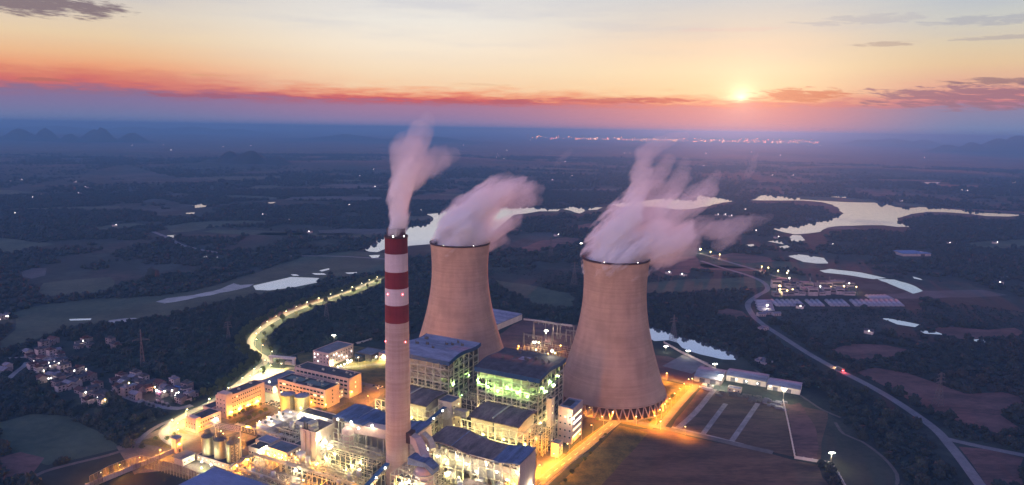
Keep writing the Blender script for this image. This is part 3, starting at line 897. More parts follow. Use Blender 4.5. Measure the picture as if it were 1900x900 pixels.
def haze():
    mb = MB().box(-46000, 46000, -9500, 46000, -1.2, 318)
    hm = bpy.data.materials.new('haze'); hm.use_nodes = True
    nt = hm.node_tree; nt.nodes.clear()
    pv = nt.nodes.new('ShaderNodeVolumePrincipled')
    pv.inputs['Color'].default_value = (.05, .48, .90, 1)
    pv.inputs['Density'].default_value = HAZE_D
    pv.inputs['Anisotropy'].default_value = 0.0
    # coarse aerosol: a thin, strongly forward-scattering share of the same air (glow of the low sun)
    pa = nt.nodes.new('ShaderNodeVolumePrincipled')
    pa.inputs['Color'].default_value = (1, .58, .48, 1); pa.inputs['Density'].default_value = 1.15e-5; pa.inputs['Anisotropy'].default_value = .84
    ad = nt.nodes.new('ShaderNodeAddShader'); nt.links.new(pv.outputs[0], ad.inputs[0]); nt.links.new(pa.outputs[0], ad.inputs[1])
    out = nt.nodes.new('ShaderNodeOutputMaterial'); nt.links.new(ad.outputs[0], out.inputs['Volume'])
    hm.cycles.homogeneous_volume = True
    o = link('haze', mb.mesh('haze', hm)); o['kind'] = 'stuff'


HAZE_D = 1.0e-4

# ------------------------------------------------------------------ cooling towers
def tower_profile(H_=153.0, zb=12.0, rb=57.0, rt=34.5, rth=32.6, zth=122.0, n=40):
    pr = []
    for i in range(n + 1):
        z = zb + (H_ - zb) * i / n
        if z <= zth:
            bb = (zth - zb) / math.sqrt((rb / rth) ** 2 - 1); r_ = rth * math.sqrt(1 + ((z - zth) / bb) ** 2)
        else:
            bb = (H_ - zth) / math.sqrt((rt / rth) ** 2 - 1); r_ = rth * math.sqrt(1 + ((z - zth) / bb) ** 2)
        pr.append((r_, z))
    return pr


pr = tower_profile()
cooling_tower = thing('cooling_tower', 'huge pinkish concrete cooling tower on slanted legs beside the orange lit road', 'cooling tower', W(91, 255), 0, 'twin cooling towers of the power station')
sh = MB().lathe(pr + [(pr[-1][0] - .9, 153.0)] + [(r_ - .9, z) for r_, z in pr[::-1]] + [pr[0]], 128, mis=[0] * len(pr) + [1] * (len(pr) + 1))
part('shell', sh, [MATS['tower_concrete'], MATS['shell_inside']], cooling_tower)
part('rim', MB().lathe([(pr[-1][0] + .05, 151.9), (pr[-1][0] + .7, 151.9), (pr[-1][0] + .7, 153.5), (pr[-1][0] - 1.2, 153.5), (pr[-1][0] - 1.2, 153.05)], 128), MATS['rim_dark'], cooling_tower)
part('base_ring', MB().lathe([(pr[0][0] - 1.4, 11.4), (pr[0][0] + .9, 11.4), (pr[0][0] + .9, 12.6), (pr[0][0] + .04, 12.7)], 128), MATS['tower_concrete'], cooling_tower)
part('basin', MB().lathe([(62, 0), (62, 1.3), (61.2, 1.3), (61.2, .5), (0.1, .5)], 96), MATS['paving'], cooling_tower)
leg_me = None
NL = 46
lm = MB(); hw_ = math.pi / NL
for s_ in (-1, 1):
    lm.beam((60.2, 0, .6), (57.2 * math.cos(hw_ * .92), 57.2 * math.sin(hw_ * .92) * s_, 11.7), .95, 1.1)
lm.box(59.4, 61.0, -1.1, 1.1, .5, 1.5)
leg_me = lm.mesh('leg', MATS['tower_concrete'])
for k in range(NL):
    o = link('leg', leg_me, cooling_tower); o.rotation_euler = (0, 0, 2 * math.pi * (k + .5) / NL)
# ladder cage running up the shell and water mist deck inside
part('fill_deck', MB().lathe([(53, 12.5), (.1, 12.5)], 64), MATS['steel_dark'], cooling_tower)
for (ra, zz) in ((-60, 153.9), (-118, 153.9)):
    t_ = rad(ra); o = part('warning_light', MB().tube([(pr[-1][0] * math.cos(t_), pr[-1][0] * math.sin(t_), zz - .6), (pr[-1][0] * math.cos(t_), pr[-1][0] * math.sin(t_), zz)], .34, 8), MATS['lens_farm'], cooling_tower)
ct2 = copy_tree(cooling_tower)
ct2.location = W(-98, 255)
ct2['label'] = 'cooling tower standing farther back behind the chimney and the boiler houses'

# ------------------------------------------------------------------ chimney
chimney = thing('chimney', 'tall concrete chimney with red and white bands and two flues on top', 'chimney', W(0, 0), 0)
zs = [0, 20, 40, 60, 80, 100, 120, 134, 148, 161, 174, 188, 201.3]
prof = [(10.3 - (10.3 - 8.7) * min(1, z / 190), z) for z in zs]
mis = [0] * 7 + [1, 2, 1, 2, 1]
part('shaft', MB().lathe(prof, 64, mis=mis), [MATS['chimney_concrete'], MATS['band_red'], MATS['band_white']], chimney)
part('rim', MB().lathe([(8.75, 199.9), (9.05, 199.9), (9.05, 201.6), (7.6, 201.6), (7.6, 200.8), (.1, 200.8)], 64), MATS['rim_dark'], chimney)
for s_ in (-1, 1):
    part('flue', MB().lathe([(3.55, 199), (3.55, 207), (3.1, 207), (3.1, 199.5)], 32, c=(s_ * 3.65, 0)), MATS['flue_red'], chimney)
for zz, degs in ((157, (-128, -52)), (119, (-40, -150)), (201.9, (-40, -95))):
    for dg in degs:
        r_ = 10.3 - 1.6 * min(1, zz / 190) + .35; t_ = rad(dg)
        c_ = (r_ * math.cos(t_), r_ * math.sin(t_), zz)
        part('warning_light', MB().tube([(c_[0], c_[1], zz - .35), (c_[0], c_[1], zz + .35)], .38, 8), MATS['lens_red' if zz < 200 else 'lens_white'], chimney)
duct_in = MB()
part('duct_collar', MB().box(5.5, 13.5, -3.8, 3.8, 36, 45), MATS['rim_dark'], chimney).rotation_euler = (0, 0, -TH + .1)
part('stair_tower', MB().tube([(12.4, 4.5, 0), (12.4, 4.5, 36)], 4.2, 20), MATS['casing'], chimney).rotation_euler = (0, 0, -TH)

# ------------------------------------------------------------------ buildings
WIN_CACHE = {}


def win_mesh(wd, ht, m_, axis):
    k = (round(wd, 2), round(ht, 2), m_, axis)
    if k not in WIN_CACHE:
        fr = .12
        mb = MB()
        if axis == 'y':
            mb.box(-wd / 2, wd / 2, -.05, .02, 0, ht, 0)
            mb.box(-wd / 2 - fr, wd / 2 + fr, -.16, 0, -fr, 0, 1); mb.box(-wd / 2 - fr, wd / 2 + fr, -.1, 0, ht, ht + fr, 1)
            for sx in (-wd / 2 - fr, wd / 2): mb.box(sx, sx + fr, -.1, 0, 0, ht, 1)
        else:
            mb.box(-.02, .05, -wd / 2, wd / 2, 0, ht, 0)
            mb.box(0, .16, -wd / 2 - fr, wd / 2 + fr, -fr, 0, 1); mb.box(0, .1, -wd / 2 - fr, wd / 2 + fr, ht, ht + fr, 1)
            for sx in (-wd / 2 - fr, wd / 2): mb.box(0, .1, sx, sx + fr, 0, ht, 1)
        WIN_CACHE[k] = mb.mesh('window', [MATS[m_], MATS['wall_white']])
    return WIN_CACHE[k]


def facade(t, side, L, at, rows, cols, wd, ht, z0, dz, lit=.0, m0=None, off=0, litmat='glass_lit', skip=None):
    """windows along a facade: side 'y' (front, -y) or 'x' (right, +x)"""
    R_ = random.Random(hash((round(L, 1), rows, cols, round(at, 1))) & 0xffff)
    for r_ in range(rows):
        for c_ in range(cols):
            if skip and skip(r_, c_): continue
            u = (c_ + .5) / cols * L + off
            m_ = litmat if R_.random() < lit else 'glass_dark'
            o = link('window', win_mesh(wd, ht, m_, side), t)
            o.location = (u, at, z0 + r_ * dz) if side == 'y' else (at, u, z0 + r_ * dz)


def block(name, label, cat, a0, a1, b0, b1, h, wall='wall_pink', roof='roof_dark', group=None, parapet=.9, z=0, roof_over=0.0):
    t = thing(name, label, cat, W(a0, b0, z), None, group)
    L, D = a1 - a0, b1 - b0
    part('wall', MB().box(0, L, 0, D, 0, h), MATS[wall], t)
    r_ = MB()
    if parapet:
        e = .35
        r_.box(.4, L - .4, .4, D - .4, h - .2, h + .25, 0)
        part('roof', r_, MATS[roof], t)
        p = MB(); p.box(-.1, L + .1, -.1, e, h, h + parapet); p.box(-.1, L + .1, D - e, D + .1, h, h + parapet); p.box(-.1, e, e, D - e, h, h + parapet); p.box(L - e, L + .1, e, D - e, h, h + parapet)
        part('parapet', p, MATS[wall], t)
    else:
        o_ = roof_over
        r_.box(-o_, L + o_, -o_, D + o_, h + .003, h + .5); part('roof', r_, MATS[roof], t)
    return t, L, D


def gear(t, L, D, h, n, seed):
    """small housings and pipes on a flat roof, part of the building"""
    R_ = random.Random(seed)
    for k in range(n):
        x, y = R_.uniform(1.5, L - 4), R_.uniform(1.5, D - 3)
        s_ = R_.uniform(1, 2.2)
        m = MB().box(x, x + s_ * 1.4, y, y + s_, h + .25, h + .25 + R_.uniform(.8, 1.8)); m.tube([(x + .5, y + .5, h + 1), (x + .5, y + .5, h + 2.6)], .2, 8)
        part('roof_unit', m, MATS['steel'], t)


t, L, D = block('dormitory', 'long pink four storey block with rows of small windows beside the curved road', 'building', -233, -219, 19, 68, 21)
facade(t, 'x', D - 12, L, 4, 14, 1.5, 1.5, 5.2, 4.1, .05, off=7)
facade(t, 'y', L, 0, 4, 3, 1.3, 1.5, 5.2, 4.1, .06)
part('roof_block', MB().box(1, L - 1, 1, 9, 21.26, 24), MATS['wall_pink'], t); gear(t, L, D, 21, 3, 1)
t, L, D = block('storehouse', 'low pink annex squeezed between the curved road and the long dormitory', 'building', -246, -234, 14, 34, 9)
facade(t, 'y', L, 0, 2, 4, 1.3, 1.4, 2, 3.6)
t, L, D = block('gate_office', 'two storey pink building with dark roof nearest the curved road bend', 'building', -232, -217, -17, 11, 11)
facade(t, 'x', D - 6, L, 2, 8, 1.6, 1.5, 3.2, 4, .15, off=4)
facade(t, 'y', L, 0, 2, 4, 1.3, 1.5, 3.2, 4)
part('roof_block', MB().box(1, L - 1, .8, 6, 11.26, 13.6), MATS['wall_pink'], t)
part('canopy', MB().box(L + .02, L + 4, 8, 16, 4.2, 4.7), MATS['wall_white'], t)
t, L, D = block('office_block', 'back one of two parallel four storey offices with dark ribbon windows', 'building', -226, -150, 118, 138, 21)
facade(t, 'y', L - 4, 0, 4, 13, 4.2, 2.2, 3.6, 4.4, .13, off=2)
facade(t, 'x', D, L, 2, 1, 1.6, 1.8, 9, 5, .5); gear(t, L, D, 21, 6, 2)
t, L, D = block('office_block', 'front one of two parallel four storey offices beside the two green tanks', 'building', -217, -152, 84, 105, 19.5)
facade(t, 'y', L - 4, 0, 4, 13, 3.6, 1.9, 3.2, 4.1, .08, off=2)
facade(t, 'x', D, L, 4, 1, 1.5, 1.8, 3.2, 4.1, .1); gear(t, L, D, 19.5, 9, 3)
part('solar_array', MB().box(6, 28, 5, 15, 20.2, 20.5).box(32, 58, 5, 15, 20.2, 20.5), MATS['glass_dark'], t)
t, L, D = block('connecting_wing', 'low grey roofed wing joining the two parallel offices at their left ends', 'building', -252, -228, 88, 134, 8, roof='roof_grey')
facade(t, 'y', L, 0, 1, 6, 2.4, 1.8, 3, 4, .3)
t, L, D = block('link_corridor', 'narrow corridor between the right ends of the two parallel offices', 'building', -163, -158, 105.2, 117.8, 9, wall='wall_cream')
facade(t, 'x', D, L, 2, 3, 2, 1.6, 2, 4, .6)
t, L, D = block('hostel', 'pink three storey hostel with scattered lit windows on the lawn behind the offices', 'building', -261, -236, 184, 228, 15.5, roof='roof_grey')
facade(t, 'x', D - 3, L, 3, 9, 1.6, 1.8, 3.2, 4.2, .28, off=1.5, litmat='glass_white')
facade(t, 'y', L, 0, 3, 5, 1.4, 1.8, 3.2, 4.2, .28, litmat='glass_white')
t, L, D = block('canteen', 'low canteen with pale flat roof partly hidden behind the chimney', 'building', -200, -150, 232, 262, 9, roof='roof_pale')
facade(t, 'y', L, 0, 2, 9, 2.2, 1.4, 2.2, 3.6, .1)
part('roof_well', MB().tube([(25, 18, 9.3), (25, 18, 10.4)], 8, 28), MATS['roof_dark'], t)
t, L, D = block('training_hall', 'dark glazed round fronted hall between the hostel and the canteen', 'building', -228, -203, 222, 246, 8, wall='steel_dark', roof='roof_grey')
part('glass_drum', MB().tube([(8, -.5, 0), (8, -.5, 7.4)], 7, 28), MATS['glass_dark'], t)
facade(t, 'x', D, L, 1, 4, 3, 2.2, 3, 4, .4, litmat='glass_white')

# storage tanks
for k, (a, b_, lab) in enumerate(((-184, 65, 'green storage tank with blue grey roof, left one of the pair by the office'), (-168, 68, 'brightly lit green storage tank, right one of the pair by the office'))):
    t = thing('storage_tank', lab, 'tank', W(a, b_), None, 'pair of green storage tanks')
    part('tank_shell', MB().lathe([(7.4, 0), (7.4, 16.6), (7.55, 16.6), (7.55, 17)], 40), MATS['tank_green'], t)
    part('tank_roof', MB().lathe([(7.5, 17.01), (4, 17.9), (.1, 18.4)], 40), MATS['roof_pale'], t)
    part('handrail', MB().lathe([(7.5, 17.9), (7.6, 18.0), (7.5, 18.1)], 40), MATS['steel'], t)
    part('ladder', MB().beam((6.2, -4.4, 0), (6.2, -4.4, 17), .5, .2), MATS['steel'], t)

# white clarifier row: scalloped concrete tank with bays
t = thing('clarifier', 'white scalloped water clarifier with open bays lit from above', 'clarifier', W(-172, 12))
pts = []
for (cx_, cy_) in ((8.5, 4),):
    pts += [(8.5 + 9 * math.cos(x), 5 + 9 * math.sin(x)) for x in np.linspace(math.pi, 2 * math.pi, 12)]
for k in range(4):
    yy = 9 + k * 7.5
    pts += [(17.5 + .9 * math.sin(x), yy + 7.5 * x / math.pi) for x in np.linspace(.2, math.pi - .2, 5)]
pts += [(17.5, 40), (-.5, 40)]
part('basin', MB().prism(pts, 0, 7.6), MATS['wall_white'], t)
wq = MB()
for k in range(5): wq.box(2.2, 15, 2 + k * 7.4, 7.2 + k * 7.4, 7.602, 7.75)
part('water_bay', wq, MATS['clear_pond'], t)
rl = MB()
for k in range(6): rl.beam((-.3, 1 + k * 7.4, 8.5), (17.2, 1 + k * 7.4, 8.5), .5, .9)
part('walkway', rl, MATS['steel'], t)
for k in range(4): part('drive_unit', MB().box(6, 8, 4.2 + k * 7.4, 5.6 + k * 7.4, 8, 10), MATS['steel_dark'], t)

t, L, D = block('water_plant', 'long low white hall with dark roof running from the green tanks', 'building', -158, -110, 54, 66, 6.5, wall='wall_white', roof='roof_dark')
facade(t, 'y', L, 0, 1, 10, 2, 1.5, 2.6, 4, .2)
t, L, D = block('pump_house', 'square white pump house with umber roof at the end of the low white hall', 'building', -118, -104, 32, 50, 8, wall='wall_white', roof='roof_dark')
facade(t, 'y', L, 0, 1, 3, 2, 1.6, 3, 4, .4); facade(t, 'x', D, L, 1, 3, 2, 1.6, 3, 4, .4)
t, L, D = block('filter_house', 'white flat roofed filter house between the clarifier and the blue hall', 'building', -146, -120, 36, 48, 6.5, wall='wall_white', roof='roof_grey')
facade(t, 'y', L, 0, 1, 6, 2, 1.5, 2.4, 4, .4)
t, L, D = block('gypsum_hall', 'tall white windowless gypsum hall with umber roof left of the chimney', 'building', -93, -76, -12, 11, 29, wall='wall_cream', roof='roof_umber')
part('pilaster', MB().box(4, 6, -1.2, -.02, 0, 29).box(10, 11.5, -.8, -.02, 0, 29), MATS['duct_pink'], t)
part('machine_room', MB().box(2, 9, 3, 12, 29.3, 33.5).box(9.1, 14, 2, 7, 29.3, 31.5), MATS['casing'], t)
part('vent_stack', MB().tube([(3, 2, 29), (3, 2, 36)], .8, 10).tube([(6, 2, 29), (6, 2, 35)], .6, 10), MATS['steel_dark'], t)
part('plinth', MB().box(-1, L + 1, -7, -1.3, 0, 6), MATS['duct_pink'], t)
facade(t, 'x', D, L, 2, 2, 1.4, 1.4, 10, 9, .3)
t, L, D = block('control_room', 'two storey lit building with grey roof in front of the clarifier', 'building', -123, -100, -21, -5, 9, wall='wall_cream', roof='roof_grey')
facade(t, 'x', D, L, 2, 5, 1.5, 1.5, 2.2, 3.6, .5); facade(t, 'y', L, 0, 2, 6, 1.5, 1.5, 2.2, 3.6, .5)
t, L, D = block('laboratory', 'small cream laboratory joined to the back of the lit control room', 'building', -110, -96, -4.7, 6, 8, wall='wall_cream', roof='roof_dark')
facade(t, 'x', D, L, 1, 3, 2, 2.5, 2, 4, .5)
t, L, D = block('workshop', 'small cream workshop right behind the three steel silos', 'building', -140, -127, -26, -13, 8, wall='wall_cream', roof='roof_dark')
facade(t, 'x', D, L, 1, 4, 1.6, 1.8, 3, 4, .3); facade(t, 'y', L, 0, 1, 4, 1.6, 1.8, 3, 4, .2)
t, L, D = block('parking_shed', 'pale blue roofed shed behind the small cream workshop', 'building', -150, -132, -9, 4, 5, wall='wall_cream', roof='roof_pale')
t, L, D = block('open_basin', 'sunken orange lit open basin with dark edge walls', 'basin', -178, -156, -14, 0, 3, wall='roof_dark', roof='paving')
t, L, D = block('guard_shed', 'small shed with mauve roof left of the three steel silos', 'building', -184, -173, -66, -54, 6, wall='wall_cream', roof='roof_grey', parapet=0, roof_over=1)
facade(t, 'x', D, L, 1, 3, 1.4, 1.4, 2, 3, .2)
t, L, D = block('ash_plinth', 'long pink podium wall under the three steel silos', 'podium', -172, -128, -53, -38, 4.4, wall='wall_pink', roof='roof_dark')
facade(t, 'y', L, 0, 1, 9, 1.2, 1.0, 2.4, 3, .9)

# silos
silo = thing('ash_silo', 'ribbed steel ash silo, leftmost of three in a row', 'silo', W(-165.5, -46, 4.6), None, 'row of steel ash silos')
pf = []
for k in range(16): pf += [(5.3, k * 1.0), (5.42, k * 1.0 + .5)]
part('silo_shell', MB().lathe([(5.3, 0)] + pf + [(5.3, 16)], 36), MATS['tank_steel'], silo)
part('silo_roof', MB().lathe([(5.4, 16.01), (2.2, 18), (.1, 18.4)], 36), MATS['steel_dark'], silo)
hr = MB()
for k in range(16):
    t0, t1 = 2 * math.pi * k / 16, 2 * math.pi * (k + 1) / 16
    hr.beam((5.3 * math.cos(t0), 5.3 * math.sin(t0), 16), (5.3 * math.cos(t0), 5.3 * math.sin(t0), 17.4), .18)
    hr.beam((5.3 * math.cos(t0), 5.3 * math.sin(t0), 17.4), (5.3 * math.cos(t1), 5.3 * math.sin(t1), 17.4), .16)
part('handrail', hr, MATS['lattice'], silo)
part('filter_box', MB().box(-2, 1.5, -1.5, 1.5, 18, 21.5), MATS['steel_dark'], silo)
part('ladder', MB().beam((5.55, 0, 0), (5.55, 0, 17), .6, .25), MATS['steel'], silo)
for k, lab in ((1, 'ribbed steel ash silo, middle of three in a row'), (2, 'ribbed steel ash silo, rightmost of three beside the stair frame')):
    o = copy_tree(silo); o.location = W(-165.5 + 14.2 * k, -46 + .6 * k, 4.6); o['label'] = lab
t = thing('conveyor_bridge', 'pink lattice bridge climbing to the tops of the three steel silos', 'conveyor', W(-175, -38))
m = MB()
A_, B_ = Vector((0, 10, 12)), Vector((36, -8, 26))
A_, B_ = Vector((-2, 8, 20)), Vector((36, 2, 26))
for dy in (0, 2.6):
    for dz_ in (0, 3): m.beam(A_ + Vector((0, dy, dz_)), B_ + Vector((0, dy, dz_)), .35)
for k in range(12):
    p, p2 = A_.lerp(B_, k / 12), A_.lerp(B_, (k + 1) / 12)
    m.beam(p, p2 + Vector((0, 0, 3)), .25); m.beam(p + Vector((0, 2.6, 3)), p2 + Vector((0, 2.6, 0)), .25)
part('truss', m, MATS['duct_pink'], t)
part('trestle', MB().beam((0, 8, 0), (0, 8, 20), .8).beam((0, 10.6, 0), (0, 10.6, 20), .8).beam((36, 3, 0), (36, 3, 26), .8), MATS['steel'], t)


def lattice_frame(t, name, x0, x1, y0, y1, z0, z1, nx, ny, nz, wd, m_, faces='xXyY', diag=True, seed=0, drop=.0):
    """steel frame on the faces of a box: columns, girders, some bracing"""
    R_ = random.Random(seed); mb = MB()
    xs = [x0 + (x1 - x0) * i / nx for i in range(nx + 1)]; ys = [y0 + (y1 - y0) * i / ny for i in range(ny + 1)]; zz = [z0 + (z1 - z0) * i / nz for i in range(nz + 1)]
    def face(pts_u, mk):
        for u in pts_u: mb.beam(mk(u, z0), mk(u, z1), wd * 1.15)
        for z in zz[1:]:
            for i in range(len(pts_u) - 1):
                if R_.random() >= drop: mb.beam(mk(pts_u[i], z), mk(pts_u[i + 1], z), wd * .85, wd)
        if diag:
            for i in range(len(pts_u) - 1):
                for j in range(nz):
                    q_ = R_.random()
                    if q_ < .22: mb.beam(mk(pts_u[i], zz[j]), mk(pts_u[i + 1], zz[j + 1]), wd * .6)
                    elif q_ < .44: mb.beam(mk(pts_u[i + 1], zz[j]), mk(pts_u[i], zz[j + 1]), wd * .6)
    if 'y' in faces: face(xs, lambda u, z: (u, y0, z))
    if 'Y' in faces: face(xs, lambda u, z: (u, y1, z))
    if 'x' in faces: face(ys, lambda u, z: (x0, u, z))
    if 'X' in faces: face(ys, lambda u, z: (x1, u, z))
    return part(name, mb, MATS[m_], t)


t = thing('escape_stair', 'grey steel stair frame right of the three steel silos', 'stair tower', W(-131, -52))
lattice_frame(t, 'frame', 0, 4, 0, 4, 0, 26, 1, 1, 8, .3, 'lattice', seed=4)

# lower left blue roofed coal hall
t = thing('coal_hall', 'big blue roofed coal hall at the bottom edge of the plant', 'building', W(-125, -124))
part('wall', MB().box(.5, 66, .5, 50, 0, 13.2), MATS['wall_cream'], t)
part('roof', MB().add([(-1, -1, 13.4), (67.5, -1, 13.4), (67.5, 51, 13.4), (-1, 51, 13.4), (-1, -1, 14.1), (67.5, -1, 14.1), (67.5, 51, 14.1), (-1, 51, 14.1)], [(0, 3, 2, 1), (4, 5, 6, 7), (0, 1, 5, 4), (1, 2, 6, 5), (2, 3, 7, 6), (3, 0, 4, 7)]), MATS['roof_lavender'], t)


# ------------------------------------------------------------------ boiler houses
def boiler(label, a0, b0, roofmat, lit):
    """local frame: x along the front, y away from the camera"""
    t = thing('boiler_house', label, 'boiler house', W(a0, b0), None, 'twin boiler houses')
    LX, LY, ZT = 62, 56, 66
    # curved roof slab: gentle S along the depth with turned-down fascia
    mb = MB(); n = 14; vs = []
    def rz(v): return ZT + 2.5 * v + 2.0 * math.sin(v * 2 * math.pi - .6) * .8
    for i in range(n + 1):
        v = i / n; y = -2 + (LY + 4) * v
        for x in (-2, LX + 2):
            vs += [(x, y, rz(v)), (x, y, rz(v) - 1.0)]
    fs = []
    for i in range(n):
        o_ = 4 * i
        fs += [(o_, o_ + 2, o_ + 6, o_ + 4), (o_ + 1, o_ + 5, o_ + 7, o_ + 3)]
    mb.add(vs, fs, 0, True)
    part('roof', mb, MATS[roofmat], t)
    fb = MB()
    fb.box(-2.3, LX + 2.3, -2.5, -2.0, rz(0) - 3.8, rz(0) + .3)
    for i in range(n):
        y0, y1 = -2 + (LY + 4) * i / n, -2 + (LY + 4) * (i + 1) / n
        z0, z1 = rz(i / n), rz((i + 1) / n)
        for x in (-2.3, LX + 2):
            fb.add([(x, y0, z0 - 3.2), (x + .3, y0, z0 - 3.2), (x + .3, y1, z1 - 3.2), (x, y1, z1 - 3.2), (x, y0, z0 + .3), (x + .3, y0, z0 + .3), (x + .3, y1, z1 + .3), (x, y1, z1 + .3)],
                   [(0, 3, 2, 1), (4, 5, 6, 7), (0, 1, 5, 4), (1, 2, 6, 5), (2, 3, 7, 6), (3, 0, 4, 7)])
    part('fascia', fb, MATS['fascia_blue'], t)
    R_ = random.Random(a0)
    for k in range(9):
        x, v = R_.uniform(4, LX - 6), R_.uniform(.3, .92)
        m = MB().box(x, x + R_.uniform(1.5, 3), LY * v, LY * v + R_.uniform(1, 2.5), rz(v), rz(v) + R_.uniform(1.2, 2.6)).tube([(x, LY * v, rz(v)), (x, LY * v, rz(v) + 3.6)], .35, 8)
        part('roof_vent', m, MATS['steel_dark'], t)
    part('skylight', MB().box(26, 36, LY * .55, LY * .72, rz(.6) + .4, rz(.66) + .9), MATS['roof_pale'], t)
    # furnace casing inside the frame
    part('casing', MB().box(10, LX - 12, 7, 30, 38, 60), MATS['casing'], t)
    part('penthouse_wall', MB().box(1, LX - 12, 2.2, 3.0, 55, rz(0) - 4), MATS['casing'], t)
    part('back_wall', MB().box(0, LX, LY - 1.4, LY - .6, 8, 64), MATS['steel_dark'], t)
    part('furnace', MB().box(14, LX - 14, 10, 28, 10, 37.9), MATS['steel_dark'], t)
    decks = MB()
    for z in (12, 20.5, 29, 37.5, 46, 54):
        decks.box(.5, LX - .5, 3.2, 6.6, z, z + .4); decks.box(LX - 11, LX - .5, 7, LY - 2, z, z + .4); decks.box(.5, 8, 7, LY - 2, z, z + .4)
    part('platform', decks, MATS['steel_dark'], t)
    lattice_frame(t, 'steel_frame', 0, LX, 0, LY, 0, 63, 7, 6, 9, .85, 'steel', faces='yX', seed=a0, drop=.06)
    lattice_frame(t, 'inner_frame', 6, LX - 6, 9, LY - 8, 0, 62, 5, 4, 8, .6, 'steel', faces='yX', seed=a0 + 1, drop=.1)
    rail = MB()
    for z in (12, 20.5, 29, 37.5, 46, 54):
        for dz_ in (.9, 1.5): rail.beam((-.4, -.6, z + dz_), (LX + .6, -.6, z + dz_), .16); rail.beam((LX + .6, -.6, z + dz_), (LX + .6, LY, z + dz_), .16)
        for i in range(30): rail.beam((LX * i / 30, -.6, z), (LX * i / 30, -.6, z + 1.5), .14)
        for i in range(26): rail.beam((LX + .6, LY * i / 26, z), (LX + .6, LY * i / 26, z + 1.5), .14)
    part('handrail', rail, MATS['steel'], t)
    st = MB()
    for k in range(7):
        z = 5 + k * 8.2; st.beam((LX - 10, -1.6, z), (LX - 2, -1.6, z + 4.1), 1.2, .35); st.beam((LX - 2, -2.6, z + 4.1), (LX - 10, -2.6, z + 8.2), 1.2, .35)
    part('stairs', st, MATS['steel'], t)
    pp = MB()
    for k in range(8):
        x = 13 + k * 5; pp.tube([(x, 5.2, 10), (x, 5.2, 52)], .55, 8)
    for z in (25, 33, 41.5, 50): pp.tube([(9, 4.4, z), (LX - 10, 4.4, z)], .7, 8)
    pp.tube([(LX - 5, 12, 8), (LX - 5, 12, 58)], 1.1, 10); pp.tube([(LX - 5, 26, 8), (LX - 5, 26, 50)], .9, 10); pp.tube([(LX - 4, 12, 44), (LX - 4, 48, 44)], .8, 10)
    part('pipework', pp, MATS['casing'], t)
    return t


boiler('boiler house with pale blue roof directly right of the chimney, farther from the road', -84, 110, 'roof_pale', False)
boiler('boiler house with dark roof and green lit upper storey, beside the right cooling tower', 10, 110, 'roof_dark', True)


def bunker(label, a0):
    """low casing block with dark roof and pale front in front of each boiler"""
    t = thing('coal_bunker_bay', label, 'plant block', W(a0, 72), None, 'pair of bunker bays')
    part('casing', MB().box(4, 50, 2, 34, 18, 33), MATS['casing'], t)
    part('seam', MB().box(26, 27, 1.6, 1.98, 18, 33), MATS['steel_dark'], t)
    rf = MB(); n = 8; vs = []
    for i in range(n + 1):
        v = i / n
        for x in (2, 52): vs += [(x, v * 36, 33.2 + 2.2 * math.sin(v * math.pi) + 1.5 * v), (x, v * 36, 32.6 + 2.2 * math.sin(v * math.pi) + 1.5 * v)]
    fs = []
    for i in range(n): o_ = 4 * i; fs += [(o_, o_ + 2, o_ + 6, o_ + 4), (o_ + 1, o_ + 5, o_ + 7, o_ + 3)]
    fs += [(0, 1, 3, 2), (4 * n, 4 * n + 2, 4 * n + 3, 4 * n + 1)]
    for i in range(n): o_ = 4 * i; fs += [(o_, o_ + 4, o_ + 5, o_ + 1), (o_ + 2, o_ + 3, o_ + 7, o_ + 6)]
    rf.add(vs, fs, 0); part('roof', rf, MATS['roof_umber'], t)
    part('roof_joint', MB().box(26, 27.4, 0, 36, 36.6, 37.2), MATS['steel'], t)
    lattice_frame(t, 'steel_frame', -3, 58, -3, 34, 0, 31, 9, 5, 5, .7, 'steel', faces='yX', seed=a0 + 9, drop=.05)
    d = MB()
    for z in (7, 13, 17.4): d.box(-3, 58, -2.5, 5, z, z + .4)
    part('platform', d, MATS['steel_dark'], t)
    hp = MB()
    for k in range(5): x = 7 + k * 10; hp.tube([(x, 10, 4), (x, 10, 17.8)], [1.2, 4.2], 12)
    part('hopper', hp, MATS['casing'], t)
    mp = MB()
    for z, y in ((5, -1), (10, -1.4), (15, -.8), (21, 1)): mp.tube([(-3, y, z), (58, y, z)], .8, 8)
    part('pipework', mp, MATS['casing'], t)


bunker('pale fronted bunker bay with umber roof below the dark roofed boiler house', 20)
bunker('pale fronted bunker bay with umber roof behind the chimney', -74)


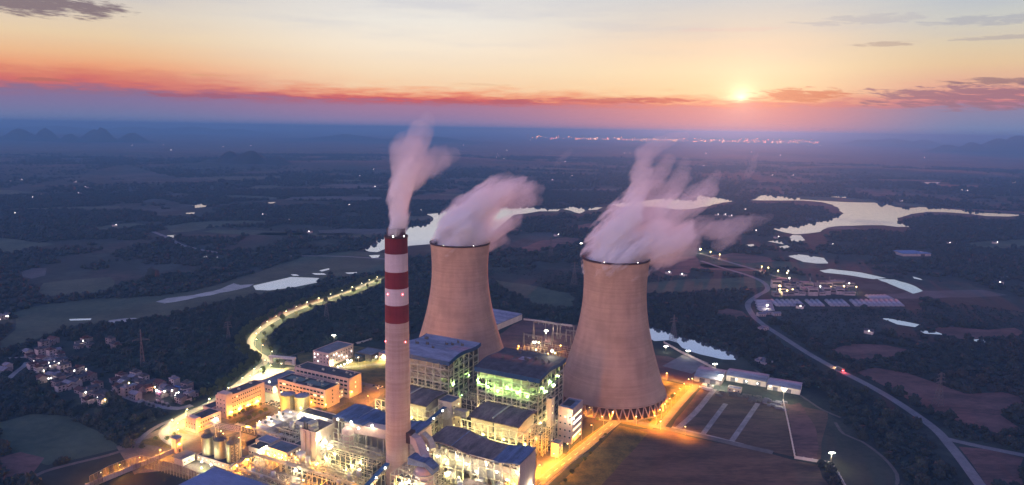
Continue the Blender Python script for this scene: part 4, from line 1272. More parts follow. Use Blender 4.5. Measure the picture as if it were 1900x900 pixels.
# ------------------------------------------------------------------ precipitators under long wavy roofs
def precipitator(label, a0, roofmats, gable):
    t = thing('precipitator', label, 'precipitator', W(a0, 14), None, 'pair of precipitators under wavy roofs')
    LX, LY = 84, 28
    n = 28; vs = []; fs = []; mi = []
    def rz(u): return 33.0 + 2.2 * math.sin(u * 2 * math.pi * 1.15 + .3) - 1.2 * u
    for i in range(n + 1):
        u = i / n
        for y in (-1, LY + 1):
            zz = rz(u) + (1.2 if y > 0 else 0)
            vs += [(u * LX, y, zz), (u * LX, y, zz - .8)]
    mb = MB()
    for i in range(n):
        o_ = 4 * i; fs += [(o_, o_ + 4, o_ + 6, o_ + 2), (o_ + 1, o_ + 3, o_ + 7, o_ + 5), (o_, o_ + 1, o_ + 5, o_ + 4), (o_ + 2, o_ + 6, o_ + 7, o_ + 3)]
    fs += [(0, 2, 3, 1), (4 * n, 4 * n + 1, 4 * n + 3, 4 * n + 2)]
    mb.add(vs, fs, 0, False)
    nf = len(fs)
    for i in range(nf):
        k = (i // 4) / n
        mb.mi[i] = 1 if (roofmats[1] and k > .70) else 0
    part('roof', mb, [MATS[roofmats[0]], MATS[roofmats[1] or roofmats[0]]], t)
    rj = MB()
    for u in (.28,):
        rj.beam((u * LX, -1, rz(u) + .3), (u * LX, LY + 1, rz(u) + 1.5), .7, .3)
    part('roof_joint', rj, MATS['roof_pale'], t)
    part('end_wall', MB().box(LX - .8, LX, -.4, LY, 0, rz(1) - .9), MATS['wall_pink'], t)
    if gable: part('end_wall', MB().box(0, .8, -.4, LY, 0, rz(0) - .9), MATS['wall_pink'], t)
    part('back_wall', MB().box(1, LX - 1, LY - 1, LY - .3, 0, 31), MATS['casing'], t)
    part('casing', MB().box(3, LX - 3, 6, LY - 2, 13, 25), MATS['duct_silver'], t)
    hp = MB()
    for k in range(8):
        for y in (9.5, 17.5): 
            x = 8 + k * 9.7; hp.tube([(x, y, 4), (x, y, 12.8)], [.8, 4.2], 4, smooth=False)
    part('hopper', hp, MATS['duct_silver'], t)
    fan = MB()
    for x in (20, 46, 64):
        fan.tube([(x, 1.5, 8), (x + 7, 1.5, 8)], 5.2, 20); fan.tube([(x - 3, 1.5, 8), (x, 1.5, 8)], [2.5, 4.6], 16)
    part('draught_fan', fan, MATS['duct_silver'], t)
    fr = lattice_frame(t, 'steel_frame', 0, LX - 1.2, -.6, LY - 1.2, 0, 31, 12, 4, 4, .55, 'steel', faces='y', seed=a0 + 3, drop=.1)
    ep = MB()
    R_ = random.Random(a0 + 40)
    for k in range(16):
        x = 4 + k * 5; ep.box(x, x + 2.2, 2 + R_.random() * 8, 6 + R_.random() * 8, 25.1, 27 + R_.random() * 2)
    part('transformer', ep, MATS['steel'], t)
    return t


precipitator('precipitator with wavy umber roof ending in blue, nearest the bottom of the plant', 18, ('roof_umber', 'roof_blue'), False)
precipitator('precipitator with long blue wavy roof left of and behind the chimney', -80, ('roof_blue', None), True)

# transfer tower and coal conveyors
t, L, D = block('transfer_tower', 'pale transfer tower where the blue conveyor arrives between the boilers', 'tower', -21, -6, 90, 106, 33, wall='wall_cream', roof='roof_grey')
facade(t, 'x', D, L, 5, 2, 1.6, 1.4, 4, 6, .5)
part('arch_panel', MB().tube([(8, -.3, 22), (8, -.05, 22)], 6, 24), MATS['wall_white'], t)
part('side_gallery', MB().box(L + .02, L + 13, 4, 10, 20, 26), MATS['casing'], t)


def conveyor(label, p, q_, wd=3.6, ht=3.0):
    p, q_ = Vector(p), Vector(q_)
    t = thing('coal_conveyor', label, 'conveyor', W(p.x, p.y), None, 'blue coal conveyors')
    d = Vector((q_.x - p.x, q_.y - p.y, 0)); A_, B_ = Vector((0, 0, p.z)), Vector((d.x, d.y, q_.z))
    part('gallery', MB().beam(A_, B_, wd, ht), MATS['duct_silver'], t)
    up = Vector((0, 0, ht / 2 + .06))
    part('roof', MB().beam(A_ + up, B_ + up, wd + .5, .35), MATS['conveyor_blue'], t)
    wn = MB()
    for k in range(1, 14):
        m_ = A_.lerp(B_, k / 14); wn.beam(m_ + Vector((0, -.6, 0)), m_ + Vector((0, .6, 0)), wd + .1, 1.0)
    part('window_strip', wn, MATS['glass_dark'], t)
    for k in (.12, .38, .64, .88):
        m_ = A_.lerp(B_, k); tr = MB()
        for s_ in (-1.4, 1.4): tr.beam((m_.x + s_ * 1.6, m_.y, 0), (m_.x + s_, m_.y, m_.z - ht / 2), .5)
        tr.beam((m_.x - 2, m_.y, m_.z * .5), (m_.x + 2, m_.y, m_.z * .5), .35)
        part('trestle', tr, MATS['steel'], t)
        part('lamp', MB().tube([(m_.x + wd / 2 + .3, m_.y, m_.z + ht / 2 + .2), (m_.x + wd / 2 + .3, m_.y, m_.z + ht / 2 + .9)], .55, 8), MATS['lens_white'], t)
    return t


conveyor('blue roofed coal conveyor rising behind the chimney into the pale transfer tower', (-13, 28, 19), (-13, 89.6, 27))
conveyor('blue roofed coal conveyor in front of the chimney at the bottom edge', (0, -62, 8), (-2, -12, 19))

# flue gas duct, absorbers
t = thing('flue_duct', 'big pinkish flue duct bending down from the right side of the chimney', 'duct', W(10, 0))
part('duct', MB().tube([(1.5, 1, 40), (8, 0, 39), (14, -3, 34), (19, -6, 29)], [4.6, 4.8, 5.0, 5.2], 4, smooth=False).tube([(19, -6, 29), (24, -9, 26)], 5.2, 14), MATS['duct_pink'], t)
part('upper_duct', MB().tube([(8, 8, 41), (15, 7, 38), (21, 3, 33)], 3.4, 4, smooth=False), MATS['casing'], t)
part('support', MB().beam((12, -3, 0), (12, -3, 32), 1).beam((20, -6, 0), (20, -6, 24), 1).beam((12, 5, 0), (12, 5, 34), 1), MATS['steel'], t)


def absorber(label, a, b_, h, r_, hood):
    t = thing('absorber_tower', label, 'absorber', W(a, b_), None, 'flue gas absorbers')
    part('vessel', MB().lathe([(r_, 0), (r_, h * .5), (r_ * .92, h * .55), (r_ * .92, h), (r_ * .6, h + 2.5), (.1, h + 3)], 36), MATS['duct_pink'], t)
    rg = MB()
    for z in (h * .2, h * .38, h * .58, h * .74, h * .9): rg.lathe([(r_ * .93, z), (r_ + .8, z), (r_ + .8, z + .35), (r_ * .93, z + .35)], 36)
    part('gallery_ring', rg, MATS['steel'], t)
    if hood:
        vs = [(-12, -5, h + 3), (-12, 5, h + 3), (4, 5, h + 4.5), (4, -5, h + 4.5), (-12, -5, h + 9), (-12, 5, h + 9), (4, 5, h + 8), (4, -5, h + 8), (10, 4, h - 1), (10, -4, h - 1), (11, 4, h + 4), (11, -4, h + 4)]
        part('hood', MB().add(vs, [(0, 1, 2, 3), (4, 7, 6, 5), (0, 3, 7, 4), (1, 5, 6, 2), (0, 4, 5, 1), (3, 2, 8, 9), (7, 11, 10, 6), (3, 9, 11, 7), (2, 6, 10, 8), (8, 10, 11, 9)]), MATS['roof_blue'], t)
    lattice_frame(t, 'frame', -r_ - 3, r_ + 3, -r_ - 3, r_ + 3, 0, h, 3, 3, 6, .4, 'steel', seed=int(a) + 5, drop=.15)
    return t


absorber('round pink absorber with dark hooded top right of the chimney foot', 33, -12, 24, 8, True)
absorber('slender pink absorber inside steel framing left of the chimney', -55, 4, 30, 5.5, False)
t = thing('flue_duct', 'long rectangular duct with dark roof reaching the chimney from the left', 'duct', W(-60, 6))
part('duct', MB().add([(0, 0, 27), (0, 9, 27), (48, 9, 30), (48, 0, 30), (0, 0, 35), (0, 9, 35), (48, 9, 38), (48, 0, 38)], [(0, 1, 2, 3), (4, 7, 6, 5), (0, 3, 7, 4), (1, 5, 6, 2), (0, 4, 5, 1), (3, 2, 6, 7)]), MATS['duct_pink'], t)
part('roof', MB().box(-2, 20, -.5, 9.5, 36.6, 37.0), MATS['roof_blue'], t)
part('support', MB().beam((5, 1, 0), (5, 1, 27.5), .9).beam((22, 1, 0), (22, 1, 28.5), .9).beam((40, 1, 0), (40, 1, 29.5), .9).beam((22, 8, 0), (22, 8, 28.5), .9), MATS['steel'], t)

# steel framed scrubber yards round the chimney: platforms, vessels, pipes
def yard(label, a0, a1, b0, b1, h, seed, dens=10):
    R_ = random.Random(seed); t = thing('process_frame', label, 'process frame', W(a0, b0), None, 'steel process frames round the chimney')
    L, D = a1 - a0, b1 - b0
    lattice_frame(t, 'frame', 0, L, 0, D, 0, h, max(2, int(L / 5)), max(2, int(D / 5)), max(2, int(h / 4.5)), .35, 'steel', seed=seed, drop=.2)
    lattice_frame(t, 'inner_frame', L * .2, L * .85, D * .3, D * .9, 0, h * 1.1, max(2, int(L / 6)), 2, max(2, int(h / 4.5)), .3, 'steel', seed=seed + 1, drop=.25)
    d = MB()
    for k in range(1, int(h / 4.5)): d.box(.3, L - .3, .3, D * R_.uniform(.3, .9), k * 4.5, k * 4.5 + .25)
    part('platform', d, MATS['steel_dark'], t)
    pp = MB()
    for k in range(dens):
        z = R_.uniform(2, h); y = R_.uniform(0, D)
        if R_.random() < .55: pp.tube([(0, y, z), (L, y, z)], R_.uniform(.25, .7), 8)
        else:
            x = R_.uniform(1, L - 1); pp.tube([(x, -.3, 1), (x, -.3, z)], R_.uniform(.25, .7), 8)
    part('pipework', pp, MATS['casing'], t)
    for k in range(dens // 4):
        x, y, r_ = R_.uniform(3, L - 3), R_.uniform(1, D - 1), R_.uniform(1.4, 2.8); z0 = R_.choice((0, 4.7, 9.2))
        part('vessel', MB().tube([(x, y, z0), (x, y, z0 + R_.uniform(4, 8))], r_, 14), MATS['duct_silver'], t)
    return t


yard('pipe and steel frame between the gypsum hall and the chimney foot', -68, -14, -16, 2, 21, 11, 26)
yard('pipe and steel frame at the right foot of the chimney', 10, 26, -24, -4, 20, 13, 20)
yard('low pipe frame in front of the tall gypsum hall', -94, -60, -34, -20, 9, 17, 16)
yard('low steel frame beside the hooded absorber under the wavy umber roof', 44, 78, -6, 8, 10, 19, 18)
yard('narrow steel frame behind the long blue wavy roof', -78, 4, 46, 62, 16, 23, 22)
yard('narrow steel frame behind the wavy umber roof', 18, 92, 46, 64, 18, 29, 24)
yard('tall pipe frame between the two boiler houses', -20, 8, 112, 150, 30, 31, 20)
yard('frame of pipes at the road side of the dark roofed boiler house', 74, 84, 96, 128, 26, 37, 16)

yard('low frame of pipes right below the chimney foot', -58, -12, -42, -19, 11, 41, 26)
yard('pipe frame in front of the hooded absorber at the bottom edge', 28, 56, -44, -26, 12, 43, 22)
yard('low pipe frame between the blue coal hall and the silos', -118, -70, -68, -48, 8, 47, 20)
yard('pipe frame behind the tall gypsum hall', -104, -82, 14, 44, 12, 53, 18)
yard('small pipe frame right of the clarifier bays', -152, -124, 8, 30, 7, 59, 14)
# pipe bridges
def pipe_rack(label, p, q_, z=7, n=4):
    t = thing('pipe_rack', label, 'pipe rack', W(*p), None, 'pipe racks across the yard')
    d = Vector((q_[0] - p[0], q_[1] - p[1], 0)); nr = Vector((-d.y, d.x, 0)).normalized()
    m = MB()
    for k in range(n): m.tube([nr * (k * 1.1) + Vector((0, 0, z + .6)), d + nr * (k * 1.1) + Vector((0, 0, z + .6))], .42, 8)
    part('pipes', m, MATS['casing'], t)
    s_ = MB(); c_ = max(2, int(d.length / 8))
    for i in range(c_ + 1):
        o_ = d * (i / c_)
        for e in (-.4, n * 1.1): s_.beam(o_ + nr * e, o_ + nr * e + Vector((0, 0, z + 1.2)), .4)
        s_.beam(o_ + nr * -.4 + Vector((0, 0, z)), o_ + nr * n * 1.1 + Vector((0, 0, z)), .35)
        if i < c_: s_.beam(o_ + nr * -.4 + Vector((0, 0, 0)), d * ((i + 1) / c_) + nr * -.4 + Vector((0, 0, z)), .22)
    part('rack_frame', s_, MATS['steel'], t)


pipe_rack('pipe rack running past the control room towards the chimney', (-128, -34), (-4, -34))
pipe_rack('pipe rack from the silos along the orange lit yard', (-126, -58), (-126, -34), 6)
pipe_rack('pipe rack crossing the bottom of the plant below the chimney', (-60, -60), (60, -40), 8, 5)
pipe_rack('pipe rack between the clarifier and the control room', (-190, 4), (-100, 6), 6, 3)

# right end blocks
t, L, D = block('switch_house', 'pink five storey switch house with lit ribbon windows at the right end of the boilers', 'building', 83, 97, 131, 156, 33, roof='roof_pale')
for r_ in range(4):
    part('window', MB().box(L, L + .08, 2, 22, 5 + r_ * 6.4, 7 + r_ * 6.4), MATS['glass_lit' if r_ != 2 else 'glass_white'], t)
facade(t, 'y', L, 0, 4, 3, 1.6, 1.6, 5, 6.4, .3)
part('roof_opening', MB().box(2, 9, 6, 18, 33.3, 34.4), MATS['roof_dark'], t)
part('door', MB().box(L, L + .1, 2, 5, 0, 3.4), MATS['steel_dark'], t)
t, L, D = block('stair_shaft', 'slim pale shaft in front of the pink switch house', 'tower', 77, 81.5, 118, 124, 44, wall='wall_cream', roof='roof_dark')
facade(t, 'x', D, L, 6, 1, 1.2, 1.4, 4, 6.5, .4)
t, L, D = block('ash_house', 'dark umber roofed low hall at the bottom edge beside the pink end wall', 'building', 58, 98, -26, 10, 12, wall='wall_cream', roof='roof_umber', parapet=0, roof_over=.8)
facade(t, 'x', D, L, 1, 5, 2.2, 2, 5, 4, .5)
t, L, D = block('relay_room', 'small white relay room with a flat roof at the road edge', 'building', 90, 97, 100, 110, 12, wall='wall_pink', roof='roof_grey')
facade(t, 'x', D, L, 2, 2, 1.5, 1.5, 3, 5, .5)

# ------------------------------------------------------------------ lamps
LIGHTS = {}


def lamp_light(kind, w_, c_, r_):
    k = (kind, w_)
    if k not in LIGHTS:
        d = bpy.data.lights.new(kind, 'SPOT' if 'green' in kind or 'down' in kind else 'POINT')
        if 'down' in kind: d.spot_size = rad(156); d.spot_blend = .4
        if 'green' in kind: d.spot_size = rad(165); d.spot_blend = .6
        d.energy = w_; d.color = c_; d.shadow_soft_size = r_; LIGHTS[k] = d
    return LIGHTS[k]


def street_lamp_proto(name, label, cat, h, lens, w_, c_, group, big=1.0, arm=1.6, down=True):
    t = thing(name, label, cat, (0, 0, 0), 0, group)
    part('pole', MB().tube([(0, 0, 0), (0, 0, h)], [.17, .10], 8).tube([(0, 0, 0), (0, 0, .5)], .28, 8), MATS['pole_grey'], t)
    part('arm', MB().beam((0, 0, h), (arm, 0, h + .3), .14), MATS['pole_grey'], t)
    hd = part('lamp_head', MB().box(arm - .5, arm + .7, -.3, .3, h + .2, h + .45), MATS['pole_grey'], t)
    part('lens', MB().tube([(arm + .1, 0, h + .19), (arm + .1, 0, h - .25 * big)], [.42 * big, .3 * big], 10), MATS[lens], hd)
    ld = lamp_light(name + lens + (' down' if down else ''), w_, c_, .5)
    lo = bpy.data.objects.new('light', ld); COL.objects.link(lo); lo.parent = t; lo.location = (arm + .1, 0, h - .6 * big)
    return t


used = set()


def place(proto, xyz, rz, label):
    o = proto if id(proto) not in used else copy_tree(proto)
    used.add(id(proto)); o.location = xyz; o.rotation_euler = (0, 0, rz); o['label'] = label
    return o


SOD = (1.0, .36, .03)
sod = street_lamp_proto('street_lamp', 'x', 'street lamp', 9, 'lens_sodium', 44000, SOD, 'sodium street lamps of the plant roads', 1.3)
sod_low = street_lamp_proto('street_lamp', 'x', 'street lamp', 8, 'lens_sodium', 24000, SOD, 'sodium street lamps of the plant roads', 1.0, down=False)
sod_main = street_lamp_proto('street_lamp', 'x', 'street lamp', 9, 'lens_sodium', 80000, SOD, 'sodium street lamps of the plant roads', 1.3, down=False)
yel = street_lamp_proto('street_lamp', 'x', 'street lamp', 9, 'lens_yellow', 46000, (1.0, .80, .34), 'lamps along the access road', 1.5)


def along(pl, step, off, start=0.0):
    c_ = catmull(pl, 4); acc = start; out = []
    for i in range(len(c_) - 1):
        d = c_[i + 1] - c_[i]; L = d.length
        while acc <= L:
            t_ = acc / L if L else 0; dn = d.normalized()
            out.append((c_[i] + d * t_ + Vector((-dn.y, dn.x, 0)) * off, math.atan2(-dn.x * (1 if off > 0 else -1), dn.y * (1 if off > 0 else -1)) + math.pi))
            acc += step
        acc -= L
    return out


def rz_for(off, d): return 0


for ri, (step, off, desc) in {0: (24, 5.5, 'orange street lamp on the main plant road, {} from the near end'), 1: (24, -5, 'orange street lamp on the cross road by the right cooling tower, {} from the left'), 2: (17, 5.2, 'orange street lamp on the road right of the cooling tower, {} from the crossing'),
                              3: (30, 4.5, 'orange street lamp on the back road beyond the right cooling tower, {} from the right'), 4: (22, -5, 'orange street lamp by the long pink dormitory road, {} from the silos'), 5: (24, 5.5, 'orange street lamp on the yard road behind the silos, {} from the left'),
                              6: (24, 5, 'orange street lamp by the gable ends of the two offices, {} from the front'), 7: (20, 8, 'street lamp on the bright gate plaza, {} from the curved road'), 9: (30, 4, 'lamp on the drive between gate and hostel, {} from the gate')}.items():
    pl = [W(*p)[:2] for p in ROADS[ri][0]]
    for i, (p, rz) in enumerate(along(pl, step, off, 4)[:6 if ri == 1 else 99]):
        place(yel if ri in (7, 9) else sod_low if ri in (4, 5, 6) else sod_main if ri == 0 and i < 7 else sod, (p.x, p.y, .14), rz, desc.format(nth(i)))
for i, (p, rz) in enumerate(along([G(*p) for p in ACCESS], 30, 5.6, 3)):
    place(yel, (p.x, p.y, .15), rz, 'yellow street lamp on the winding access road, %s from its far end by the chimney' % nth(i))

for i, (x, y) in enumerate([(462, 712), (482, 699), (500, 692), (520, 689)]):
    p = G(x, y); place(yel, (p[0], p[1], .13), rad(40), 'lamp standing on the bright gate plaza by the curved road, %s from the left' % nth(i))
WHT, YLW, GRN = (1.0, .87, .58), (1.0, .78, .30), (.52, 1.0, .26)
FL = {}


def flood(a, b_, z, kind, label, w_=None, r_=1.0, face='y'):
    """a lamp housing bolted to the steelwork, with its lens and its light"""
    lens, c_, dw = {'white': ('lens_white', WHT, 3200), 'yellow': ('lens_yellow', YLW, 6500), 'green': ('lens_green', GRN, 9000), 'sodium': ('lens_sodium', SOD, 16000)}[kind]
    w_ = (w_ or dw) * (1.05 if kind in ('white', 'yellow') else 1.4 if kind == 'sodium' else 1.5)
    if kind not in FL:
        t = thing('flood_lamp', label, 'flood lamp', (0, 0, 0), None, kind + ' flood lamps on the plant')
        hs = part('housing', MB().box(-.5, .5, .1, .6, -.4, .5).beam((0, .4, 0), (0, 1.6, 0), .25), MATS['pole_grey'], t)
        part('lens', MB().tube([(0, .1, .05), (0, -.25, .05)], [.62, .5], 12), MATS[lens], t)
        FL[kind] = t; o = t
    else: o = copy_tree(FL[kind])
    o.location = W(a, b_, z); o.rotation_euler = (0, 0, -TH); o['label'] = label; o.scale = (r_,) * 3
    for ch in list(o.children):
        if ch.name.startswith('light'): bpy.data.objects.remove(ch)
    dl = lamp_light('flood' + kind, w_, c_, .6)
    lo = bpy.data.objects.new('light', dl); COL.objects.link(lo); lo.parent = o; lo.location = (0, -1.1, 0)
    if kind == 'green': lo.rotation_euler = (rad(82), 0, rad(-90 if face == 'x' else 0)) ; lo.rotation_euler = (rad(98), 0, rad(90) if face == 'x' else 0)


FLOODS = [
    # under and before the right precipitator
    *[(20 + 9 * k, 12.5, 27 - (k % 3) * 4, 'white', 'white flood lamp under the front edge of the wavy umber roof, {} from the left', None, 1.1) for k in range(10)],
    *[(24 + 13 * k, 11, 11, 'yellow', 'yellowish lamp low among the fans under the wavy umber roof, {} from the left', None, 1) for k in range(6)],
    *[(22 + 10 * k, 64, 24 - (k % 2) * 9, 'yellow', 'yellow lamp in the lit gap behind the wavy umber roof, {} from the left', 12000, 1) for k in range(7)],
    *[(-72 + 10 * k, 64, 24 - (k % 2) * 9, 'yellow', 'yellow lamp in the lit gap behind the long blue roof, {} from the left', 12000, 1) for k in range(7)],
    *[(-64 + 11 * k, 2 + (k % 2) * 4, 38.5 - (k % 3) * 1.5, 'white', 'glaring white lamp above the long flue duct left of the chimney, {} from the left', 4000, 1.5) for k in range(4)],
    *[(-70 + 9 * k, -16.5, 6 + (k % 3) * 6, 'yellow', 'lamp on the pipe frame left of the chimney foot, {} from the left', 9000, 1) for k in range(6)],
    *[(-75, -8 + 7 * k, 24 - 7 * k, 'white', 'white lamp on the right face of the tall gypsum hall, {} from the front', 10000, 1.4) for k in range(3)],
    *[(11 + 5 * k, -25, 5 + 5 * (k % 3), 'yellow', 'lamp on the steel frame right of the chimney foot, {} from the left', 7000, .9) for k in range(3)],
    *[(26 + 13 * k, -22, 17 - 2 * k, 'white', 'white lamp lighting the hooded absorber, {} from the left', 9000, 1.2) for k in range(2)],
    *[(12 + 10 * k, 108.4, 51 - (k % 3) * 2.5, 'green', 'green tinted lamp under the dark boiler roof, {} from the left', None, 1.1) for k in range(6)],
    *[(73.4, 116 + 9 * k, 54 - (k % 2) * 6, 'green', 'green tinted lamp on the dark boiler house road side, {} from the front', None, 1.1) for k in range(5)],
    *[(14 + 12 * k, 109, 24 - (k % 2) * 6, 'yellow', 'yellow lamp low on the dark roofed boiler front, {} from the left', 11000, 1) for k in range(5)],
    *[(-80 + 13 * k, 108, 24 - (k % 2) * 6, 'yellow', 'yellow lamp low on the blue roofed boiler front, {} from the left', 11000, 1) for k in range(5)],
    *[(-20.6, 118 + 14 * k, 40 - (k % 2) * 16, 'green', 'dim green lamp on the side of the blue roofed boiler, {} from the front', 6000, .7) for k in range(3)],
    *[(75, 102 + 8 * k, 16 + (k % 2) * 8, 'yellow', 'yellow lamp on the road side pipe frame, {} from the front', 9000, 1) for k in range(4)],
    (98.6, 128, 26, 'white', 'glaring white lamp on the front corner of the pink switch house', 9000, 1.5),
    (98.2, 14, 6, 'sodium', 'orange lamp at the foot of the pink precipitator end wall', None, 1.2),
    (104, 34, 7, 'white', 'white lamp at the right side of the pink precipitator end wall', 8000, 1.2),
    (60, 166, 72.5, 'white', 'lone glaring lamp at the back corner of the dark boiler roof', 6000, 1.8),
    *[(-168 + 6 * (k % 2) * 1.5, 13 + 6 * k, 10.5, 'white', 'small lamp over the white clarifier bays, {} from the front', 1500, .7) for k in range(6)],
    (-160, 58, 9, 'yellow', 'yellow lamp between the two green storage tanks', 9000, 1.1),
    (-120, 30, 8, 'white', 'white lamp on the pale filter house', 6000, 1), (-104, 28, 12, 'white', 'white lamp on the square white pump house', 8000, 1.2),
    *[(-160 + 8 * k, 51, 6, 'white', 'lamp along the long low white hall, {} from the left', 4500, .8) for k in range(5)],
    *[(-121 + 8 * k, -22.5, 5, 'sodium', 'orange lamp at the front of the lit control room, {} from the left', 9000, 1) for k in range(3)],
    (-125, -20, 9, 'white', 'bright white lamp left of the lit control room', 6000, 1.4),
    (-126, -27, 5, 'white', 'bright lamp right of the small cream workshop', 7000, 1.4),
    (-76, -36, 7, 'white', 'very bright white lamp on the low pipe frame before the gypsum hall', 12000, 2.0),
    *[(-168 + 11 * k, -60, 5, 'white', 'white lamp under the podium of the steel silos, {} from the left', 4500, .9) for k in range(3)],
    (-150, -66, 4, 'green', 'greenish lamp in front of the silo podium', 7000, .9),
    *[(-60 + 18 * k, -44, 6, 'sodium', 'orange lamp on the pipe racks below the chimney, {} from the left', 12000, 1) for k in range(5)],
    *[(-125 + 0 * k, -40 - 12 * k, 6, 'sodium', 'orange lamp on the pipe rack beside the silos, {} from the back', 11000, 1) for k in range(3)],
    (-216, 6, 5, 'white', 'white lamp at the door of the two storey gate office', 6000, 1.2),
    *[(-217.6, 25 + 11 * k, 5, 'sodium', 'orange lamp at the foot of the long pink dormitory, {} from the front', 14000, .9) for k in range(4)],
    *[(-150 + 0 * k, 82 + 40 * k, 6, 'sodium', 'orange lamp at the gable end of an office block, {} from the front', 9000, 1) for k in range(2)],
    *[(-205 + 12 * k, 82, 5, 'sodium', 'orange lamp along the front of the nearer office block, {} from the left', 6000, .9) for k in range(4)],
]
cnt = {}
for (a, b_, z, kind, lab, w_, r_) in FLOODS:
    if '{}' in lab:
        i = cnt.get(lab, 0); cnt[lab] = i + 1; lab = lab.format(nth(i))
    flood(a, b_, z, kind, lab, w_, r_, 'x' if a in (73.4, -20.6) else 'y')


def mast(x, y, h, w_, label, kind='white', heads=4):
    t = thing('floodlight_mast', label, 'floodlight mast', (x, y, 0), 0, 'floodlight masts round the plant')
    part('pole', MB().tube([(0, 0, 0), (0, 0, h)], [.4, .2], 8), MATS['pole_grey'], t)
    part('crossbar', MB().beam((-1.5, 0, h), (1.5, 0, h), .25), MATS['pole_grey'], t)
    for k in range(heads):
        x_ = -1.5 + 3 * k / (heads - 1); part('lamp_head', MB().tube([(x_, -.2, h + .3), (x_, -.5, h - .1)], [.6, 1.15], 10), MATS['lens_' + kind], t)
    lo = bpy.data.objects.new('light', lamp_light('mast%d' % w_, w_, WHT, 1)); COL.objects.link(lo); lo.parent = t; lo.location = (0, -.8, h - 1.2)


mast(*G(1336, 716), 12, 34000, 'brilliant floodlight mast in front of the pale workshop sheds')
mast(*G(1453, 745), 14, 16000, 'floodlight mast at the upper right corner of the plant wall')
mast(*G(1541, 864), 12, 9000, 'floodlight mast at the lower right corner of the plant wall', heads=3)
mast(*G(1326, 687), 8, 2500, 'small lit mast where the back wall meets the pale sheds', heads=2)
mast(*G(1276, 662), 8, 2500, 'small lit mast along the back wall near the river', heads=2)
mast(*G(1013, 632), 14, 16000, 'floodlight mast in the middle of the switchyard', heads=3)
mast(*G(992, 645), 8, 12000, 'short floodlight mast at the left end of the switchyard', heads=3)
mast(*G(1235, 652), 7, 3500, 'low lamp mast on the concrete apron behind the right cooling tower', heads=2)
mast(*G(620, 634), 9, 2500, 'single lamp mast behind the hostel', heads=2)
mast(*G(1078, 462), 14, 4000, 'far lone lamp mast between the two cooling tower tops', heads=2)

# garden lights in front of the hostel
lp = None
for i, (x, y) in enumerate([(627, 684), (633, 682), (639, 679), (645, 676), (650, 674), (652, 672), (675, 665), (681, 663), (618, 680), (645, 671), (679, 657)]):
    p = G(x, y)
    lab = 'white garden bollard light on the lawn by the hostel, %s from the left' % nth(i)
    if lp is None:
        lp = thing('garden_light', lab, 'garden light', (*p, 0), 0, 'garden lights before the hostel')
        part('post', MB().tube([(0, 0, 0), (0, 0, 1.6)], .15, 8), MATS['pole_grey'], lp)
        part('globe', MB().tube([(0, 0, 1.6), (0, 0, 2.6)], .6, 10), MATS['lens_white'], lp)
        lo = bpy.data.objects.new('light', lamp_light('garden', 700, WHT, .5)); COL.objects.link(lo); lo.parent = lp; lo.location = (0, 0, 3.4)
        o = lp
    else:
        o = copy_tree(lp); o.location = (*p, 0); o['label'] = lab

# gate house with its lintel
t = thing('plant_gate', 'pale plant gate with flat lintel over the lit drive', 'gate', G(500, 674), rad(-12))
part('pillar', MB().box(0, 3, 0, 3, 0, 7), MATS['wall_white'], t); part('pillar', MB().box(30, 33, 0, 3, 0, 7), MATS['wall_white'], t)
part('lintel', MB().box(-.6, 33.6, -.4, 3.4, 7.003, 9.5), MATS['wall_white'], t)
part('guard_room', MB().box(20, 29, .3, 5, 0, 3.6), MATS['wall_cream'], t)

# parked cars between the dormitory and the offices
car = thing('parked_car', 'x', 'car', (0, 0, 0), 0, 'cars parked by the offices')
bd = MB().add([(-2.2, -.88, .35), (2.2, -.88, .35), (2.2, .88, .35), (-2.2, .88, .35), (-2.2, -.88, .85), (2.2, -.88, .78), (2.2, .88, .78), (-2.2, .88, .85)], [(0, 3, 2, 1), (4, 5, 6, 7), (0, 1, 5, 4), (1, 2, 6, 5), (2, 3, 7, 6), (3, 0, 4, 7)])
bd.add([(-1.5, -.78, .85), (1.0, -.78, .8), (1.0, .78, .8), (-1.5, .78, .85), (-1.1, -.66, 1.42), (.4, -.66, 1.42), (.4, .66, 1.42), (-1.1, .66, 1.42)], [(4, 5, 6, 7), (0, 1, 5, 4), (1, 2, 6, 5), (2, 3, 7, 6), (3, 0, 4, 7)], 1)
car_w = bd.mesh('body', [MATS['car_paint_white'], MATS['glass_dark']]); car_d = bd.mesh('body', [MATS['car_paint_dark'], MATS['glass_dark']])
cb = link('body', car_w, car)
for sx in (-1.35, 1.35):
    for sy in (-.8, .8): part('wheel', MB().tube([(sx, sy - .1, .33), (sx, sy + .1, .33)], .33, 10), MATS['roof_dark'], car)
R_ = random.Random(3)
for i in range(16):
    a, b_ = -214 + 6 * (i // 2) * .55, 66 + (i % 2) * 6 + R_.uniform(-.6, .6)
    if i >= 10: a, b_ = -150 + (i - 10) * 4.5, 160 + R_.uniform(-1, 1)
    o = car if i == 0 else copy_tree(car)
    o.location = W(a, b_, .07); o.rotation_euler = (0, 0, -TH + math.pi / 2 + R_.uniform(-.1, .1))
    dark = i % 3 == 1
    for ch in o.children:
        if ch.name.startswith('body'): ch.data = car_d if dark else car_w
    o['label'] = ('dark' if dark else 'white') + (' car in the car park by the long dormitory, %s from the left' % nth(i) if i < 10 else ' car parked on the drive below the hostel, %s from the left' % nth(i - 10))

